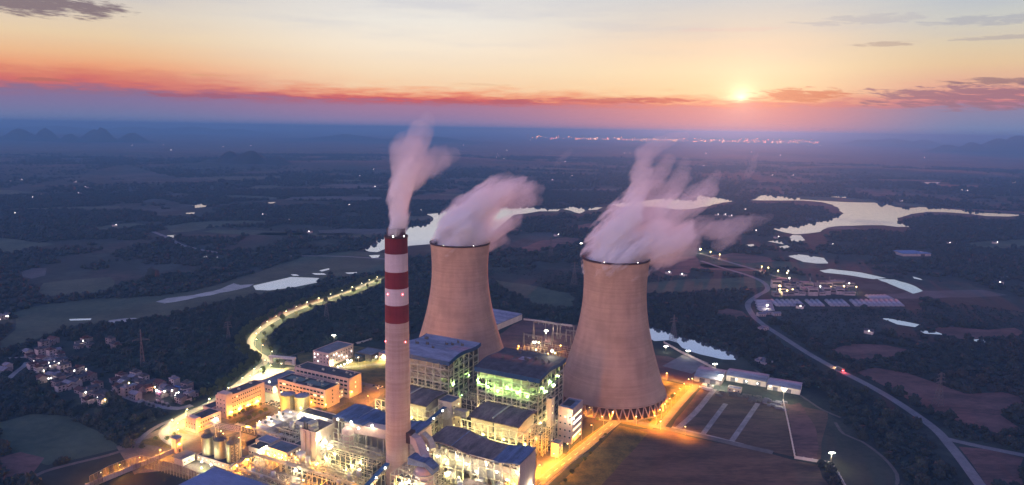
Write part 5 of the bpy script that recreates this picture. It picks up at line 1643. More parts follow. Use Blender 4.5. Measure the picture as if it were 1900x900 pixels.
# ------------------------------------------------------------------ right side sheds, walls, stores
t = thing('workshop_shed', 'widest pale shed with pink front wall at the head of the plots', 'shed', W(158, 352), None, 'row of pale workshop sheds')
def gable(t, L, D, h, rise, wall, roof):
    part('wall', MB().add([(0, 0, 0), (L, 0, 0), (L, D, 0), (0, D, 0), (0, 0, h), (L, 0, h), (L, D, h), (0, D, h), (0, D / 2, h + rise), (L, D / 2, h + rise)], [(0, 1, 5, 4), (2, 3, 7, 6), (1, 2, 6, 9, 5), (0, 4, 8, 7, 3), (0, 3, 2, 1)]), MATS[wall], t)
    e = .6
    part('roof', MB().add([(-e, -e, h - .05), (L + e, -e, h - .05), (L + e, D / 2, h + rise + .05), (-e, D / 2, h + rise + .05), (L + e, D + e, h - .05), (-e, D + e, h - .05), (-e, -e, h + .3), (L + e, -e, h + .3), (L + e, D / 2, h + rise + .4), (-e, D / 2, h + rise + .4), (L + e, D + e, h + .3), (-e, D + e, h + .3)],
         [(6, 7, 8, 9), (9, 8, 10, 11), (0, 3, 2, 1), (3, 5, 4, 2), (0, 1, 7, 6), (4, 5, 11, 10), (1, 2, 8, 7), (2, 4, 10, 8), (3, 0, 6, 9), (5, 3, 9, 11)]), MATS[roof], t)
gable(t, 30, 38, 6, 3, 'wall_white', 'roof_pale')
part('door', MB().box(6, 12, -.08, -.01, 0, 5), MATS['roof_grey'], t); part('door', MB().box(18, 24, -.08, -.01, 0, 5), MATS['roof_grey'], t)
t = thing('workshop_shed', 'long pale blue shed in the middle of the row with a lit white front', 'shed', W(190, 372), None, 'row of pale workshop sheds')
gable(t, 44, 26, 6.5, 2.2, 'wall_white', 'roof_pale')
for k in range(3): part('door', MB().box(5 + k * 14, 10 + k * 14, -.08, -.01, 0, 5), MATS['roof_grey'], t)
t = thing('workshop_shed', 'pale shed with lit front at the right end of the row by the floodlight', 'shed', W(236, 366), None, 'row of pale workshop sheds')
gable(t, 34, 24, 6, 2.0, 'wall_white', 'roof_pale')
for k in range(2): part('door', MB().box(6 + k * 14, 11 + k * 14, -.08, -.01, 0, 4.4), MATS['roof_grey'], t)
t, L, D = block('tool_store', 'small flat roofed store on the plots below the pale sheds', 'building', 198, 212, 338, 346, 4, wall='wall_cream', roof='roof_pale')
facade(t, 'y', L, 0, 1, 3, 1.6, 1.4, 1.4, 3, .3)
for k, (a, b_) in enumerate([(203, 362), (214, 361), (226, 360), (240, 358), (252, 358)]):
    flood(a, b_, 7, 'white', 'white lamp on the front of the pale sheds, %s from the left' % nth(k), 2200, .9)
# stacked boxes and covered goods on the plots
R_ = random.Random(21)
for i in range(46):
    if i < 9: a, b_ = R_.uniform(170, 182), R_.uniform(328, 346); nm, lab, m_ = 'shipping_box', 'white crate among the lit goods left of the pale track, %s', 'wall_white'
    elif i < 30: a, b_ = R_.uniform(190, 236), R_.uniform(318, 336); nm, lab, m_ = 'covered_stack', 'green grey covered stack on the middle plots, %s', 'steel_dark'
    else: a, b_ = R_.uniform(238, 266), R_.uniform(312, 338); nm, lab, m_ = 'covered_stack', 'dark covered stack on the right hand plot, %s', 'roof_grey'
    s_ = R_.uniform(1.6, 3.4); h_ = R_.uniform(1.2, 2.6)
    mb = MB().add([(-s_, -s_ * .6, 0), (s_, -s_ * .6, 0), (s_, s_ * .6, 0), (-s_, s_ * .6, 0), (-s_ * .9, -s_ * .5, h_), (s_ * .9, -s_ * .5, h_ * .9), (s_ * .9, s_ * .5, h_), (-s_ * .9, s_ * .5, h_ * 1.1)], [(0, 3, 2, 1), (4, 5, 6, 7), (0, 1, 5, 4), (1, 2, 6, 5), (2, 3, 7, 6), (3, 0, 4, 7)])
    o = link(nm, mb.mesh(nm, MATS[m_])); o.location = W(a, b_, .09); o.rotation_euler = (0, 0, -TH + R_.uniform(-.3, .3))
    tag(o, lab % (nth(i if i < 9 else i - 9 if i < 30 else i - 30) + ' from the shed'), 'goods stack', 'goods laid out on the plots')


def wall_line(label, pix, h=2.6, th=.5, m_='wall_white', name='boundary_wall'):
    pts = [Vector((*G(*p), 0)) for p in pix]; mb = MB()
    for i in range(len(pts) - 1):
        mb.beam(pts[i] + Vector((0, 0, h / 2)), pts[i + 1] + Vector((0, 0, h / 2)), th, h)
        L = (pts[i + 1] - pts[i]).length
        for k in range(int(L / 6)): p = pts[i].lerp(pts[i + 1], k / max(1, int(L / 6))); mb.box(p.x - .45, p.x + .45, p.y - .45, p.y + .45, 0, h + .4)
    o = link(name, mb.mesh(name, MATS[m_])); tag(o, label, 'wall', 'walls round the plant')


wall_line('white wall running down the right edge of the plots', [(1453, 746), (1463, 790), (1475, 851), (1540, 862)])
wall_line('white wall leading from the corner mast out of the picture', [(1542, 864), (1556, 883), (1572, 912)])
wall_line('white wall between the river and the right cooling tower', [(1232, 637), (1262, 654), (1300, 672), (1328, 687)])
wall_line('pale wall behind the switchyard', [(972, 594), (1000, 597), (1035, 603), (1062, 606)])
wall_line('pale curved wall behind the canteen and hostel', [(716, 622), (700, 626), (680, 634), (656, 640), (640, 645)], 2.4)
wall_line('low wall along the edge of the woods behind the plant lawn', [(620, 636), (590, 645), (560, 655), (538, 662)], 1.6, .4, 'lattice')

# long shed behind the left tower
t = thing('warehouse', 'long low warehouse with ribbed pale blue roof behind the left cooling tower', 'warehouse', G(916, 616), -TH - .08)
mb = MB().box(-50, 0, 0, 78, 0, 8.6); part('wall', mb, MATS['wall_white'], t)
mb = MB()
for k in range(13): mb.add([(-51, k * 6, 8.7), (.8, k * 6, 8.7), (.8, k * 6 + 3, 10.4), (-51, k * 6 + 3, 10.4), (.8, k * 6 + 6, 8.7), (-51, k * 6 + 6, 8.7)], [(0, 1, 2, 3), (3, 2, 4, 5), (1, 4, 2), (0, 3, 5)])
part('roof', mb, MATS['roof_pale'], t)

# ------------------------------------------------------------------ switchyard
def portal(x, y, w_, h, rz, label):
    t = thing('switchyard_portal', label, 'portal frame', (x, y, 0), rz, 'steel portals of the switchyard'); m = MB()
    for s_ in (0, w_):
        m.beam((s_ - 1.2, -1, 0), (s_, 0, h), .35); m.beam((s_ + 1.2, -1, 0), (s_, 0, h), .35); m.beam((s_, 1.2, 0), (s_, 0, h), .35)
        for k in range(1, 6): z = h * k / 6; q_ = 1.2 * (1 - k / 6); m.beam((s_ - q_, -q_ * .8, z), (s_ + q_, -q_ * .8, z), .18)
    part('leg', m, MATS['porcelain'], t)
    g_ = MB().beam((0, 0, h - 1), (w_, 0, h - 1), .3).beam((0, 0, h - 2.4), (w_, 0, h - 2.4), .3)
    for k in range(12): g_.beam((w_ * k / 12, 0, h - 2.4 if k % 2 else h - 1), (w_ * (k + 1) / 12, 0, h - 1 if k % 2 else h - 2.4), .2)
    part('girder', g_, MATS['porcelain'], t)
    i_ = MB()
    for k in range(3): i_.tube([(w_ * (k + 1) / 4, 0, h - 2.5), (w_ * (k + 1) / 4, 0, h - 5)], .28, 8)
    part('insulator', i_, MATS['porcelain'], t)


for k, (x, y, w_, h) in enumerate([(972, 642, 26, 18), (990, 628, 28, 26), (1012, 624, 22, 22), (1024, 640, 26, 18), (1034, 628, 24, 22), (1050, 634, 22, 18)]):
    portal(*G(x, y), w_, h, -TH + .1 * (k % 2), 'steel switchyard portal between the cooling towers, %s from the left' % nth(k))
R_ = random.Random(5)
R0 = None
for k in range(48):
    a, b_ = -58 + (k % 12) * 5.4, 352 + (k // 12) * 8
    lab = 'switchyard insulator post, %s in the %s row from the front' % (nth(k % 12), nth(k // 12))
    if R0 is None:
        t = R0 = thing('insulator_post', lab, 'insulator', W(a, b_), None, 'insulator posts of the switchyard')
        part('stand', MB().beam((0, 0, 0), (0, 0, 3), .4), MATS['steel_dark'], t)
        m = MB()
        for q_ in range(5): m.lathe([(.2, 3 + q_ * .7), (.5, 3.2 + q_ * .7), (.2, 3.5 + q_ * .7)], 10)
        m.tube([(0, 0, 3), (0, 0, 7.2)], .22, 8); part('insulator', m, MATS['porcelain'], t)
    else:
        o = copy_tree(R0); o.location = W(a, b_ + R_.uniform(-1, 1)); o['label'] = lab; o.scale = (1, 1, R_.uniform(.7, 1.3))
t = thing('bus_gantry', 'thin bus bars strung over the switchyard posts', 'bus bar', W(-60, 352), None)
m = MB()
for r_ in range(4): m.tube([(0, r_ * 8, 7.4), (64, r_ * 8, 7.4)], .16, 6)
part('bus_bar', m, MATS['steel'], t); part('support', MB().beam((0, 0, 0), (0, 0, 7.4), .4).beam((64, 0, 0), (64, 0, 7.4), .4).beam((0, 24, 0), (0, 24, 7.4), .4).beam((64, 24, 0), (64, 24, 7.4), .4), MATS['steel'], t)
t = thing('transformer', 'grey power transformer with finned radiators in the switchyard', 'transformer', W(-66, 342))
part('tank', MB().box(0, 8, 0, 4, .6, 5), MATS['roof_grey'], t); part('radiator', MB().box(-1, -.05, .3, 3.7, 1, 4.6).box(8.05, 9, .3, 3.7, 1, 4.6), MATS['steel'], t); part('bushing', MB().tube([(2, 2, 5), (2, 2, 8)], .3, 8).tube([(4, 2, 5), (4, 2, 8)], .3, 8).tube([(6, 2, 5), (6, 2, 8)], .3, 8), MATS['porcelain'], t)
for k, (a, b_, w_) in enumerate([(-66, 348, 9000), (-40, 346, 9000), (-14, 346, 9000), (-50, 376, 8000), (-20, 378, 8000)]):
    flood(a, b_, 7, 'sodium' if k in (0, 4) else 'yellow', 'lamp among the switchyard insulators, %s from the left' % nth(k), w_, .9)


# ------------------------------------------------------------------ pylons
def pylon(px, py, h, label, arms=3, wd=None, m_='lattice'):
    t = thing('pylon', label, 'pylon', (*G(px, py), 0), rad(20), 'lattice pylons standing in the woods')
    wd = wd or h * .11; m = MB(); N_ = 9
    def c(k, s1, s2):
        z = h * k / N_; q_ = wd * (1 - .86 * min(1, k / N_ * 1.25)) ; return (s1 * q_, s2 * q_, z)
    for s1, s2 in ((-1, -1), (1, -1), (1, 1), (-1, 1)):
        for k in range(N_): m.beam(c(k, s1, s2), c(k + 1, s1, s2), .34)
    for k in range(N_):
        for (s, e) in (((-1, -1), (1, -1)), ((1, -1), (1, 1)), ((1, 1), (-1, 1)), ((-1, 1), (-1, -1))):
            m.beam(c(k, *s), c(k + 1, *e), .22); m.beam(c(k, *e), c(k + 1, *s), .22)
    part('tower', m, MATS[m_], t)
    for k in range(arms):
        z = h * (.72 + .12 * k); L_ = h * (.19 - .03 * k)
        a_ = MB().beam((-L_, 0, z), (L_, 0, z), .4).beam((-L_, 0, z), (0, 0, z + h * .05), .3).beam((L_, 0, z), (0, 0, z + h * .05), .3)
        ca = part('cross_arm', a_, MATS[m_], t)
        part('insulator', MB().tube([(-L_, 0, z), (-L_, 0, z - 2)], .25, 6).tube([(L_, 0, z), (L_, 0, z - 2)], .25, 6), MATS[m_], ca)


pylon(265, 681, 46, 'slim lattice mast above the village on the left', 1, 2.2)
pylon(424, 632, 26, 'lattice pylon in the dark wood left of the yellow access road', 3)
pylon(606, 594, 34, 'lattice pylon in the wood between the access road and the chimney', 2)
pylon(1065, 532, 46, 'tall lattice pylon between the two cooling towers', 3)
pylon(1022, 478, 46, 'faint far pylon between the cooling tower tops', 3)
pylon(1249, 628, 34, 'lattice pylon standing by the river beyond the right cooling tower', 2)
pylon(1740, 752, 36, 'lattice pylon on the reddish soil beyond the country road', 3)

# wind net fence bottom left
def net(label, pts, h):
    t = thing('wind_net', label, 'wind fence', (0, 0, 0), 0, 'tall wind nets round the coal yard'); P_ = [Vector((*p, 0)) for p in pts]
    pn = MB(); ps = MB()
    for i in range(len(P_) - 1):
        d = P_[i + 1] - P_[i]; n_ = max(1, int(d.length / 3.2))
        for k in range(n_ + 1):
            p = P_[i] + d * (k / n_)
            ps.beam(p, p + Vector((0, 0, h)), .28)
            if k < n_:
                q_ = P_[i] + d * ((k + 1) / n_)
                ps.beam(p + Vector((0, 0, h * .5)), q_ + Vector((0, 0, h * .5)), .16); ps.beam(p + Vector((0, 0, h)), q_ + Vector((0, 0, h)), .2)
                for j in range(5):
                    a_, b_ = p.lerp(q_, (j + .12) / 5), p.lerp(q_, (j + .88) / 5)
                    pn.beam((a_ + b_) / 2 + Vector((0, 0, 1)), (a_ + b_) / 2 + Vector((0, 0, h - .4)), .34, .05)
    part('net_panel', pn, MATS['net_brown'], t); part('post', ps, MATS['porcelain'], t)


net('tall wind net with many posts facing the dark coal yard, bottom left', [G(262, 868), G(300, 876), G(345, 890), G(372, 902)], 11)
net('tall wind net along the dirt slope at the bottom left corner', [G(168, 908), G(205, 888), G(235, 876), G(262, 868)], 11)
ws('coal_yard', [(-196, -130), (-194, -92), (-176, -76), (-126, -76), (-126, -130)], .13, 'coal')
strip('yard_road', [G(140, 912), G(200, 884), G(260, 858), G(330, 836), G(345, 828)], 7, .15, 'asphalt', ex=False)
wall_line('orange lit wall along the coal yard road at the bottom left', [(160, 908), (230, 879), (290, 855), (334, 836)], 4.5, .6, 'wall_cream')
for k, (x, y) in enumerate([(190, 893), (225, 878), (262, 864), (300, 850), (335, 838)]):
    p = G(x, y); place(sod_low, (p[0], p[1] - 3, .15), rad(90), 'orange street lamp along the coal yard wall, %s from the left' % nth(k))
t = thing('junction_tower', 'small pink junction house where the coal yard wall meets the curved road', 'tower', G(329, 838), -TH)
part('wall', MB().box(-3, 3, -3, 3, 0, 13), MATS['wall_pink'], t); part('roof', MB().box(-3.4, 3.4, -3.4, 3.4, 13.003, 13.6), MATS['roof_pale'], t); part('door', MB().box(3, 3.08, -1, 1, 0, 3), MATS['roof_dark'], t)

# ------------------------------------------------------------------ trees on their own
def make_tree(name, label, cat, h, r_, seed, fol, group):
    R_ = random.Random(seed); t = thing(name, label, cat, (0, 0, 0), 0, group)
    tk = MB().tube([(0, 0, 0), (.1, 0, h * .35), (.05, .1, h * .8)], [h * .035, h * .025, h * .01], 7)
    for k in range(5):
        an = R_.uniform(0, 6.28); z = h * R_.uniform(.3, .6); tk.tube([(0, 0, z), (math.cos(an) * r_ * .6, math.sin(an) * r_ * .6, z + h * .22)], [h * .014, h * .005], 5)
    part('trunk', tk, MATS['bark'], t)
    cr = MB()
    for k in range(420):
        while True:
            p = Vector((R_.uniform(-1, 1), R_.uniform(-1, 1), R_.uniform(-1, 1)))
            if .25 < p.length < 1 and mnoise.noise(p * 1.8 + Vector((seed, 0, 0))) > -.18: break
        c_ = Vector((p.x * r_, p.y * r_, h * .62 + p.z * h * .36)); s_ = R_.uniform(.35, .75) * r_ * .34
        n_ = Vector((R_.uniform(-1, 1), R_.uniform(-1, 1), R_.uniform(-.3, 1))).normalized(); u = n_.orthogonal().normalized(); v = n_.cross(u)
        cr.add([c_ + u * s_, c_ + v * s_ * .7 + n_ * s_ * .3, c_ - u * s_, c_ - v * s_ * .7 + n_ * s_ * .2], [(0, 1, 2), (0, 2, 3)])
    part('crown', cr, MATS[fol], t)
    return t


protos = [make_tree('roadside_tree', 'x', 'tree', hh, rr_, sd_, 'foliage_bright', 'trees lining the yellow access road') for hh, rr_, sd_ in ((8, 2.8, 1), (6.5, 2.6, 2), (9.5, 3.1, 3))]
i = 0
R_ = random.Random(12)
acc_pts = [G(*p) for p in ACCESS]
for side in (-8.4, -12.5, -17, 16):
    for (p, rz) in along(acc_pts, 14 if side < 0 else 40, side, 9):
        if G(455, 700)[1] > p.y and side > 0: continue
        if p.y < 690: continue
        k = i % 3; o = place(protos[k], (p.x + R_.uniform(-1.5, 1.5), p.y + R_.uniform(-1.5, 1.5), 0), R_.uniform(0, 6.28), 'lit %s tree beside the yellow access road, %s along its %s side' % (('round', 'small', 'tall')[k], nth(i), 'near' if side > 0 else 'far'))
        o.scale = (R_.uniform(.8, 1.25),) * 3; i += 1
bush = make_tree('garden_tree', 'x', 'tree', 4.5, 2.0, 7, 'foliage_bright', 'small trees on the plant lawns')
spots = [(-215.5, 20 + 5.5 * k) for k in range(8)] + [(-198, 14 + 7 * k) for k in range(6)] + [(119, -20 + 14 * k) for k in range(14)] + [(-150, 72 + 3 * k) for k in range(4)] + [(70, 190), (78, 194), (100, 192), (-230, -30), (-226, -40), (-236, -46), (-156, 150), (-168, 152), (-180, 154), (146, 214), (150, 236), (150, 262), (150, 288)]
for k, (a, b_) in enumerate(spots):
    nm = 'at the foot of the long dormitory' if k < 8 else 'along the dormitory lawn' if k < 14 else 'beside the main plant road' if k < 28 else 'at the gable of the nearer office' if k < 32 else 'near the cooling tower crossing' if k < 35 else 'on the lawn behind the silos' if k < 38 else 'on the drive below the hostel' if k < 41 else 'on the right cooling tower lawn'
    b0 = [0, 8, 14, 28, 32, 35, 38, 41]; base = max(x for x in b0 if x <= k)
    o = place(bush, W(a + R_.uniform(-.8, .8), b_ + R_.uniform(-.8, .8)), R_.uniform(0, 6), 'small tree %s, %s from the front' % (nm, nth(k - base))); o.scale = (R_.uniform(.7, 1.2),) * 3

# ------------------------------------------------------------------ village and farms
HP = {}


def house(p, rz, L, D, h, kind, roof, lit, label, group='houses of the village on the left', sc_win=1.0, cat='house', name='village_house'):
    key = (kind, roof, round(L), round(D), round(h), lit)
    if key not in HP:
        t = thing(name, label, cat, (0, 0, 0), 0, group)
        wall = 'house_wall_pale' if kind == 'pale' else 'house_wall'
        if roof[0] == 'flat':
            part('wall', MB().box(-L / 2, L / 2, -D / 2, D / 2, 0, h), MATS[wall], t)
            part('roof', MB().box(-L / 2 - .3, L / 2 + .3, -D / 2 - .3, D / 2 + .3, h + .003, h + .35).box(-L / 4, 0, -D / 4, D / 4, h + .35, h + 2.4), MATS[roof[1]], t)
        else:
            part('wall', MB().add([(-L / 2, -D / 2, 0), (L / 2, -D / 2, 0), (L / 2, D / 2, 0), (-L / 2, D / 2, 0), (-L / 2, -D / 2, h), (L / 2, -D / 2, h), (L / 2, D / 2, h), (-L / 2, D / 2, h), (-L / 2, 0, h + D * .22), (L / 2, 0, h + D * .22)], [(0, 1, 5, 4), (2, 3, 7, 6), (1, 2, 6, 9, 5), (0, 4, 8, 7, 3), (0, 3, 2, 1)]), MATS[wall], t)
            e = .6; zr = h + D * .22
            rf = MB()
            for s_ in (-1, 1): rf.add([(-L / 2 - e, s_ * (D / 2 + e), h - .2), (L / 2 + e, s_ * (D / 2 + e), h - .2), (L / 2 + e, 0, zr + .1), (-L / 2 - e, 0, zr + .1), (-L / 2 - e, s_ * (D / 2 + e), h + .1), (L / 2 + e, s_ * (D / 2 + e), h + .1), (L / 2 + e, 0, zr + .4), (-L / 2 - e, 0, zr + .4)], [(0, 1, 2, 3), (4, 7, 6, 5), (0, 4, 5, 1), (1, 5, 6, 2), (3, 7, 4, 0)])
            part('roof', rf, MATS[roof[1]], t)
        nw = max(2, int(L / 4))
        for s_ in range(int(h // 3.1)):
            for k in range(nw):
                l_ = lit and ((k + s_) % 3 == 0)
                part('window', MB().box(-L / 2 + (k + .3) * L / nw, -L / 2 + (k + .3) * L / nw + 1.5 * sc_win, -D / 2 - .06, -D / 2 - .01, .9 + s_ * 3.1, 2.4 * sc_win + s_ * 3.1), MATS['glass_white' if l_ else 'glass_dark'], t)
        part('door', MB().box(L / 2 + .01, L / 2 + .07, -1, .6, 0, 2.3), MATS['roof_dark'], t)
        HP[key] = t; o = t
    else: o = copy_tree(HP[key])
    o.location = (*p, 0) if len(p) == 2 else p; o.rotation_euler = (0, 0, rz); o['label'] = label
    return o


R_ = random.Random(77)
hp = [(82, 646), (92, 640), (72, 652), (52, 656), (100, 636), (58, 662), (64, 668), (78, 660), (88, 655), (96, 662), (104, 658), (112, 665), (70, 676), (80, 672), (90, 676), (60, 684), (72, 690), (84, 684), (98, 684), (108, 678), (124, 672),
      (150, 640), (146, 646), (158, 636), (168, 644), (206, 640), (218, 648), (120, 690), (96, 696), (84, 704), (104, 704), (112, 712), (122, 706), (132, 700), (142, 694), (150, 690), (160, 696), (170, 704), (150, 708), (140, 716), (128, 720), (116, 724), (150, 728), (160, 736), (172, 728), (182, 720), (190, 732), (200, 742), (176, 744), (190, 750), (164, 750),
      (216, 708), (226, 704), (236, 710), (248, 708), (228, 718), (218, 726), (238, 728), (258, 716), (268, 712), (280, 718), (292, 714), (306, 722), (318, 718), (300, 734), (320, 732), (336, 734), (346, 730), (352, 738), (344, 744), (260, 728), (274, 728), (252, 740), (7, 690), (4, 590), (14, 586)]
hx = random.Random(51)
hp += [(x + hx.uniform(-9, 9), y + hx.uniform(-5, 5)) for x, y in hp[9:75] if hx.random() < .7]
hp.sort()
for i, (x, y) in enumerate(hp):
    fl = R_.random() < .5; rfm = R_.choice(['house_roof', 'house_roof', 'house_roof', 'house_roof_red', 'house_roof_pale'])
    kind = R_.choice(['pale', 'grey', 'grey']); L = R_.choice([8, 10, 12]); D = R_.choice([7, 8]); h = R_.choice([4, 6.6, 6.6, 9.6]) if fl else R_.choice([4, 6.6])
    lit = R_.random() < .07
    if (x, y) in ((7, 690), (4, 590), (14, 586)): lab = {(7, 690): 'lone house with pale roof at the left edge below the village', (4, 590): 'farm building at the left edge by the valley field', (14, 586): 'farm house with a white lamp at the left edge by the valley field'}[(x, y)]
    else: lab = '%s %s village house with %s roof, %s from the left in the village' % (kind, 'flat topped' if fl else 'gabled', {'house_roof': 'slate', 'house_roof_red': 'reddish', 'house_roof_pale': 'pale'}[rfm], nth(i))
    if (x, y) == (7, 690): fl, rfm, L, D, h = False, 'house_roof_pale', 15, 10, 4
    house(G(x, y), R_.choice([-.5, -.62, 1.0, .95, -.45]) + R_.uniform(-.15, .15), L, D, h, kind, ('flat' if fl else 'gable', rfm), lit, lab)
# blue tarpaulin roof and street market with pink light
t = thing('market_shed', 'blue roofed market shed at the right end of the village', 'shed', G(331, 728), -.5)
part('roof', MB().box(-9, 9, -4, 4, 4.5, 4.9), MATS['tarp_blue'], t); part('post', MB().beam((-8, -3, 0), (-8, -3, 4.5), .3).beam((8, -3, 0), (8, -3, 4.5), .3).beam((8, 3, 0), (8, 3, 4.5), .3).beam((-8, 3, 0), (-8, 3, 4.5), .3), MATS['lattice'], t)
vl = {'p': ('lens_red', (1, .22, .45), 9000), 'w': ('lens_farm', (1, .80, .56), 3000), 'y': ('lens_sodium', (1, .72, .35), 4500), 'o': ('lens_sodium', (1, .40, .2), 7000)}
for i, (x, y, k, s_) in enumerate([(288, 730, 'o', 1), (296, 738, 'p', 1), (306, 738, 'w', 1.2), (291, 736, 'w', 1.6), (240, 722, 'y', 1), (232, 728, 'y', .8), (258, 726, 'w', .6), (222, 718, 'w', .7), (92, 684, 'w', .9), (101, 682, 'w', .9), (110, 685, 'w', .8), (94, 690, 'w', .7), (64, 681, 'w', .6), (73, 658, 'w', .6), (82, 699, 'w', .6), (91, 714, 'w', .9), (96, 713, 'w', .9), (119, 708, 'y', .9), (126, 697, 'y', .6), (155, 642, 'w', .7), (160, 740, 'w', .9), (148, 716, 'o', .6), (161, 696, 'w', .6), (320, 736, 'w', .8), (328, 742, 'w', .9), (332, 740, 'w', .6), (196, 754, 'y', .6), (206, 738, 'o', .5), (16, 595, 'w', .9), (182, 750, 'w', .5), (326, 746, 'w', .6)]):
    lens, c_, w_ = vl[k]; p = G(x, y)
    t = thing('village_lamp', 'x', 'lamp', (*p, 0), 0, 'lamps of the village')
    t['label'] = '%s lamp in the village lanes near the %s house, %s lit one' % ({'p': 'pink', 'w': 'white', 'y': 'warm yellow', 'o': 'orange red'}[k], 'left' if x < 130 else 'middle' if x < 215 else 'right', nth(i))
    part('pole', MB().tube([(0, 0, 0), (0, 0, 6.5)], .12, 6), MATS['pole_grey'], t)
    part('lens', MB().tube([(0, 0, 6.5), (0, 0, 7.6)], .42 * s_ + .1, 8), MATS[lens], t)
    lo = bpy.data.objects.new('light', lamp_light('village' + k + str(s_), w_ * s_ * .32, c_, .4)); COL.objects.link(lo); lo.parent = t; lo.location = (0, -1.2, 6.2)
# small trucks on the pale yard below the market
for i in range(6):
    p = G(266 + i * 9, 747 + (i % 3) * 3)
    t = thing('parked_truck', 'dark truck parked on the lane below the pink lit market, %s from the left' % nth(i), 'truck', (*p, .1), -1.0 + .1 * (i % 2), 'trucks below the market')
    part('cab', MB().box(3, 5, -1.1, 1.1, .5, 2.9), MATS['car_paint_dark'], t); part('cargo_bed', MB().box(-3.5, 2.8, -1.2, 1.2, .9, 2.6), MATS['roof_grey'], t)
    part('wheel', MB().tube([(4, -1.2, .5), (4, 1.2, .5)], .5, 10).tube([(-2, -1.2, .5), (-2, 1.2, .5)], .5, 10), MATS['roof_dark'], t)

# scattered farms with a lit yard lamp, out to the far plain
FARM = [(245, 271), (303, 270), (318, 281), (334, 297), (414, 273), (465, 271), (18, 338), (40, 336), (84, 337), (140, 340), (162, 349), (75, 362), (60, 368), (149, 360), (213, 420), (33, 398), (692, 318), (694, 348), (668, 328), (736, 350), (860, 270), (924, 288), (922, 294), (935, 295), (940, 280), (1060, 328), (1025, 335), (985, 255), (1158, 285), (1170, 285), (1310, 286), (1448, 290), (1394, 285), (1432, 328), (1470, 328), (1520, 268), (1738, 268), (1715, 294), (1668, 372), (1672, 374), (1782, 354), (1794, 355), (1823, 353), (1606, 360), (1760, 453), (1770, 454), (1846, 452), (1540, 456), (1855, 527), (1484, 572), (1612, 619), (1048, 302), (1305, 308), (650, 382), (575, 432), (1140, 440), (1268, 512), (1240, 508), (1032, 438), (1382, 390), (1330, 400), (1345, 400), (1355, 402), (1390, 398), (1440, 442), (1400, 430), (1880, 340), (1500, 268), (560, 330), (490, 400)]
for i, (x, y) in enumerate(sorted(FARM)):
    y_ = max(y, 262 + (x - 950) * .016); p = G(x, y_); dist = p[1]; s_ = max(1, dist / 3300)
    t = thing('farmhouse', 'farmhouse with a lit lamp on the plain, %s from the left across the countryside' % nth(i), 'farmhouse', (*p, relief(*p)), R_.uniform(-1, 1), 'farms scattered over the plain')
    part('wall', MB().box(-6 * s_, 6 * s_, -4, 4, -2, 5), MATS['house_wall_pale'], t)
    part('roof', MB().add([(-6.5 * s_, -4.6, 4.9), (6.5 * s_, -4.6, 4.9), (6.5 * s_, 0, 7.6), (-6.5 * s_, 0, 7.6), (6.5 * s_, 4.6, 4.9), (-6.5 * s_, 4.6, 4.9)], [(0, 1, 2, 3), (3, 2, 4, 5), (1, 4, 2), (0, 3, 5), (0, 5, 4, 1)]), MATS['house_roof'], t)
    part('yard_lamp', MB().tube([(1, -7, 5 * s_ ** .5), (1, -7, 5 * s_ ** .5 + 1.2 * s_)], .75 * s_, 8).tube([(1, -7, -2), (1, -7, 5 * s_ ** .5)], .15, 6, 1), [MATS['lens_farm'], MATS['pole_grey']], t)

# works and greenhouses beside the country road
t = None
R_ = random.Random(8)
for i in range(34):
    x = 1440 + (i % 17) * 8.4 + R_.uniform(-2, 2); y = 546 - (i // 17) * 13 + R_.uniform(-3, 3)
    L, D, h = R_.uniform(9, 20), R_.uniform(8, 16), R_.uniform(6, 15)
    t = thing('factory_block', 'grey works block beyond the greenhouse rows, %s from the left in the %s row' % (nth(i % 17), 'front' if i < 17 else 'back'), 'factory', (*G(x, y), 0), R_.uniform(-.1, .1), 'blocks of the works by the country road')
    part('wall', MB().box(-L / 2, L / 2, -D / 2, D / 2, 0, h), MATS['house_wall_pale' if i % 3 else 'house_wall'], t); part('roof', MB().box(-L / 2 - .4, L / 2 + .4, -D / 2 - .4, D / 2 + .4, h + .003, h + .5), MATS['house_roof' if i % 2 else 'roof_grey'], t)
    part('window', MB().box(-L / 2 + 1, L / 2 - 1, -D / 2 - .08, -D / 2 - .01, h * .55, h * .75), MATS['glass_dark'], t)
    if i % 4 == 0: part('stack', MB().tube([(L / 4, 0, h), (L / 4, 0, h + 9)], 1, 10), MATS['lattice'], t)
